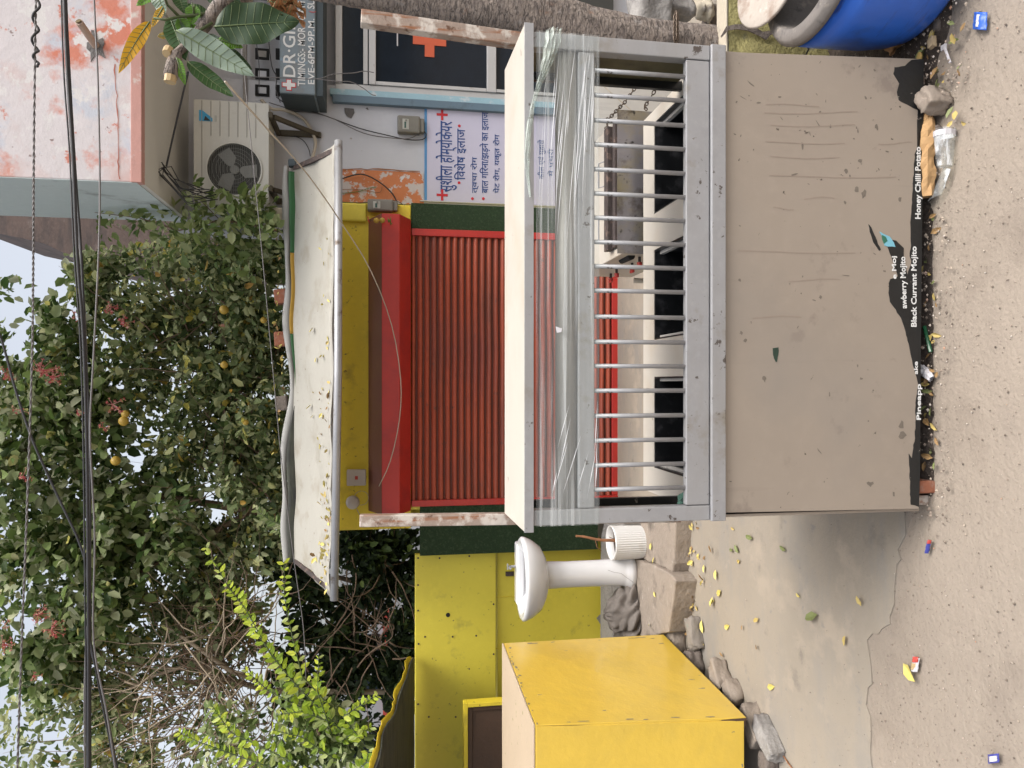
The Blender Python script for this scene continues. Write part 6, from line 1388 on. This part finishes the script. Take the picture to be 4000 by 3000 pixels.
# --- bright green near branch
t4 = thing('bright_shrub', 'bright lime green leafy shrub sprays in front of the left bushes', 'shrub', (at(1300, 2850, 4.9)[0], 4.9, 0))
def spray(path, n, L, seed, m, Y=4.9, nm='spray', w_=.03):
    rg = np.random.default_rng(seed); P0 = [Vector(at(x, y, Y + d)) for x, y, d in path]; P = []
    for i in range(len(P0) - 1):
        for t in np.linspace(0, 1, 10)[:-1]: P.append(P0[i].lerp(P0[i + 1], t))
    P.append(P0[-1]); a = MB().tube(P, list(np.linspace(.005, .0015, len(P))), 5, 1)
    for k in range(n):
        t = (k + .5) / n * (len(P) - 1.01); i = int(t); p = P[i].lerp(P[i + 1], t - i); ax0 = (P[i + 1] - P[i]).normalized()
        for s_ in (-1, 1):
            up_ = Vector((0, -1, 0)); sd_ = ax0.cross(up_).normalized() * s_; d = (ax0 * .55 + sd_ + Vector(rg.normal(size=3)) * .35).normalized(); nn = (up_ + Vector(rg.normal(size=3)) * .5); nn = (nn - d * nn.dot(d)).normalized(); q = d.cross(nn); l = 1.35 * L * rg.uniform(.65, 1.15) * (.6 + .4 * (1 - k / n)); w0 = l * .46
            a.add([p, p + d * l * .3 - q * w0 * .5, p + d * l * .7 - q * w0 * .45 - nn * .004, p + d * l, p + d * l * .7 + q * w0 * .45 - nn * .004, p + d * l * .3 + q * w0 * .5], [(0, 1, 2, 3), (0, 3, 4, 5)])
    return build(a, nm, [m, M['green_stem']], t4, recalc=False)
SP = [([(1290, 2760, 0), (1180, 2640, 0), (1140, 2480, 0), (1110, 2330, 0), (1110, 2190, 0)], 22, .06), ([(1330, 2850, 0), (1160, 2680, 0), (1060, 2560, 0), (960, 2380, 0), (890, 2290, 0), (800, 2130, 0)], 34, .06), ([(1160, 2680, 0), (1020, 2500, .05), (930, 2360, .05)], 18, .055), ([(1420, 2900, -.1), (1340, 2800, -.1), (1400, 2760, -.1), (1480, 2715, -.1)], 16, .055), ([(1300, 2880, 0), (1240, 2700, -.05), (1245, 2560, -.05)], 12, .05), ([(1330, 2900, 0), (1380, 2860, -.1), (1450, 2845, -.1)], 12, .05), ([(1150, 2980, 0), (900, 2860, .1), (830, 2760, .1)], 20, .06), ([(1200, 3050, 0), (950, 2960, .1), (780, 2900, .1), (700, 2860, .1)], 24, .06), ([(1380, 3020, -.1), (1430, 2980, -.15), (1440, 2930, -.15)], 12, .055), ([(1250, 2800, .0), (1050, 2700, .1), (960, 2620, .1)], 16, .055), ([(1330, 2980, 0), (1180, 2880, 0), (1060, 2850, 0)], 16, .06), ([(1290, 2820, 0), (1180, 2780, 0), (1090, 2790, 0)], 14, .06), ([(1120, 2060, .4), (1050, 2030, .4), (1000, 1990, .4)], 12, .05), ([(1180, 2150, .4), (1120, 2080, .4), (1070, 2070, .4)], 12, .05)]
for i, (pth, n, L) in enumerate(SP): spray(pth, n, L, 40 + i, M['leaf_bright'] if i not in (12, 13) else M['leaf_mid'])
C = [cl(1230, 2830, 5.1, .22, .2, .18), cl(1350, 2890, 5.0, .16, .2, .14), cl(1150, 2950, 5.1, .3, .2, .22), cl(870, 2880, 5.3, .25, .2, .2), cl(1130, 2720, 5.1, .12, .15, .12), cl(1280, 3050, 5.0, .3, .2, .25)]
leaves('crown', C, [300, 180, 360, 260, 80, 300], .065, M['leaf_mid'], t4, asp=.5, seed=22)
build(MB().tube([(-3.6, 5.8, 0), (-3.5, 5.8, 1.3), at(1330, 3150, 5.3), at(1300, 2980, 5.1), at(1230, 2830, 4.95)], [.03, .025, .015, .012, .008], 8), 'stem', M['twig'], t4, smooth=True)
# --- dim bush between awning and yellow board
t5 = thing('shaded_bush', 'dark shaded bush seen under the awning behind the yellow board', 'bush', (at(1500, 2400, 7.6)[0], 7.4, 0))
C = [cl(1400, 2150, 7.2, .5, .3, .35), cl(1420, 2450, 7.3, .5, .3, .38), cl(1560, 2250, 7.3, .6, .3, .2), cl(1560, 2600, 7.3, .5, .3, .22), cl(1250, 2350, 7.2, .5, .3, .3), cl(1350, 2750, 7.2, .6, .3, .4), cl(1200, 2600, 7.2, .5, .3, .35), cl(1150, 2150, 7.1, .5, .4, .3)]
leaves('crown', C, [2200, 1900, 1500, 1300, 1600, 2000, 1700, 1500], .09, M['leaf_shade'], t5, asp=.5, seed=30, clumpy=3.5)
twigs('twigs', [at(1450, 2200, 7.1), at(1450, 2500, 7.1), at(1300, 2600, 7.1)], M['twig'], t5, 70, 14, .07, .008, 36)
build(MB().tube([(at(1500, 2300, 7.4)[0], 7.4, 0), (at(1500, 2330, 7.4)[0], 7.4, 1.5), at(1300, 2250, 7.3)], [.05, .045, .02], 8), 'stem', M['twig'], t5, smooth=True)
# --- creeper on the clinic corner
t6 = thing('clinic_creeper', 'leafy creeper climbing the clinic corner below the air conditioner', 'creeper', (at(900, 900, 6.0)[0], 5.3, 2.4))
C = [cl(930, 830, 5.1, .14, .12, .12), cl(990, 800, 5.15, .12, .1, .14), cl(800, 870, 5.2, .22, .15, .16), cl(700, 900, 5.3, .22, .2, .16), cl(1040, 880, 5.2, .15, .15, .10), cl(560, 850, 5.4, .14, .15, .10), cl(430, 860, 5.4, .12, .12, .08), cl(940, 960, 5.5, .25, .2, .2), cl(760, 760, 5.1, .08, .08, .06)]
leaves('crown', C, [70, 60, 130, 110, 80, 44, 26, 260, 16], .07, M['leaf_mid'], t6, asp=.55, seed=33)
build(MB().tube([(at(1080, 900, 5.35)[0], 5.5, 2.35), at(1000, 880, 5.35), at(860, 860, 5.3), at(700, 900, 5.35), at(540, 850, 5.4), at(370, 830, 5.4)], [.012, .010, .008, .006, .004, .002], 6).tube([at(540, 850, 5.4), at(480, 900, 5.4), at(440, 880, 5.4)], .002, 5).tube([at(860, 860, 5.3), at(760, 760, 5.2)], .003, 5), 'stem', M['twig'], t6, smooth=True)
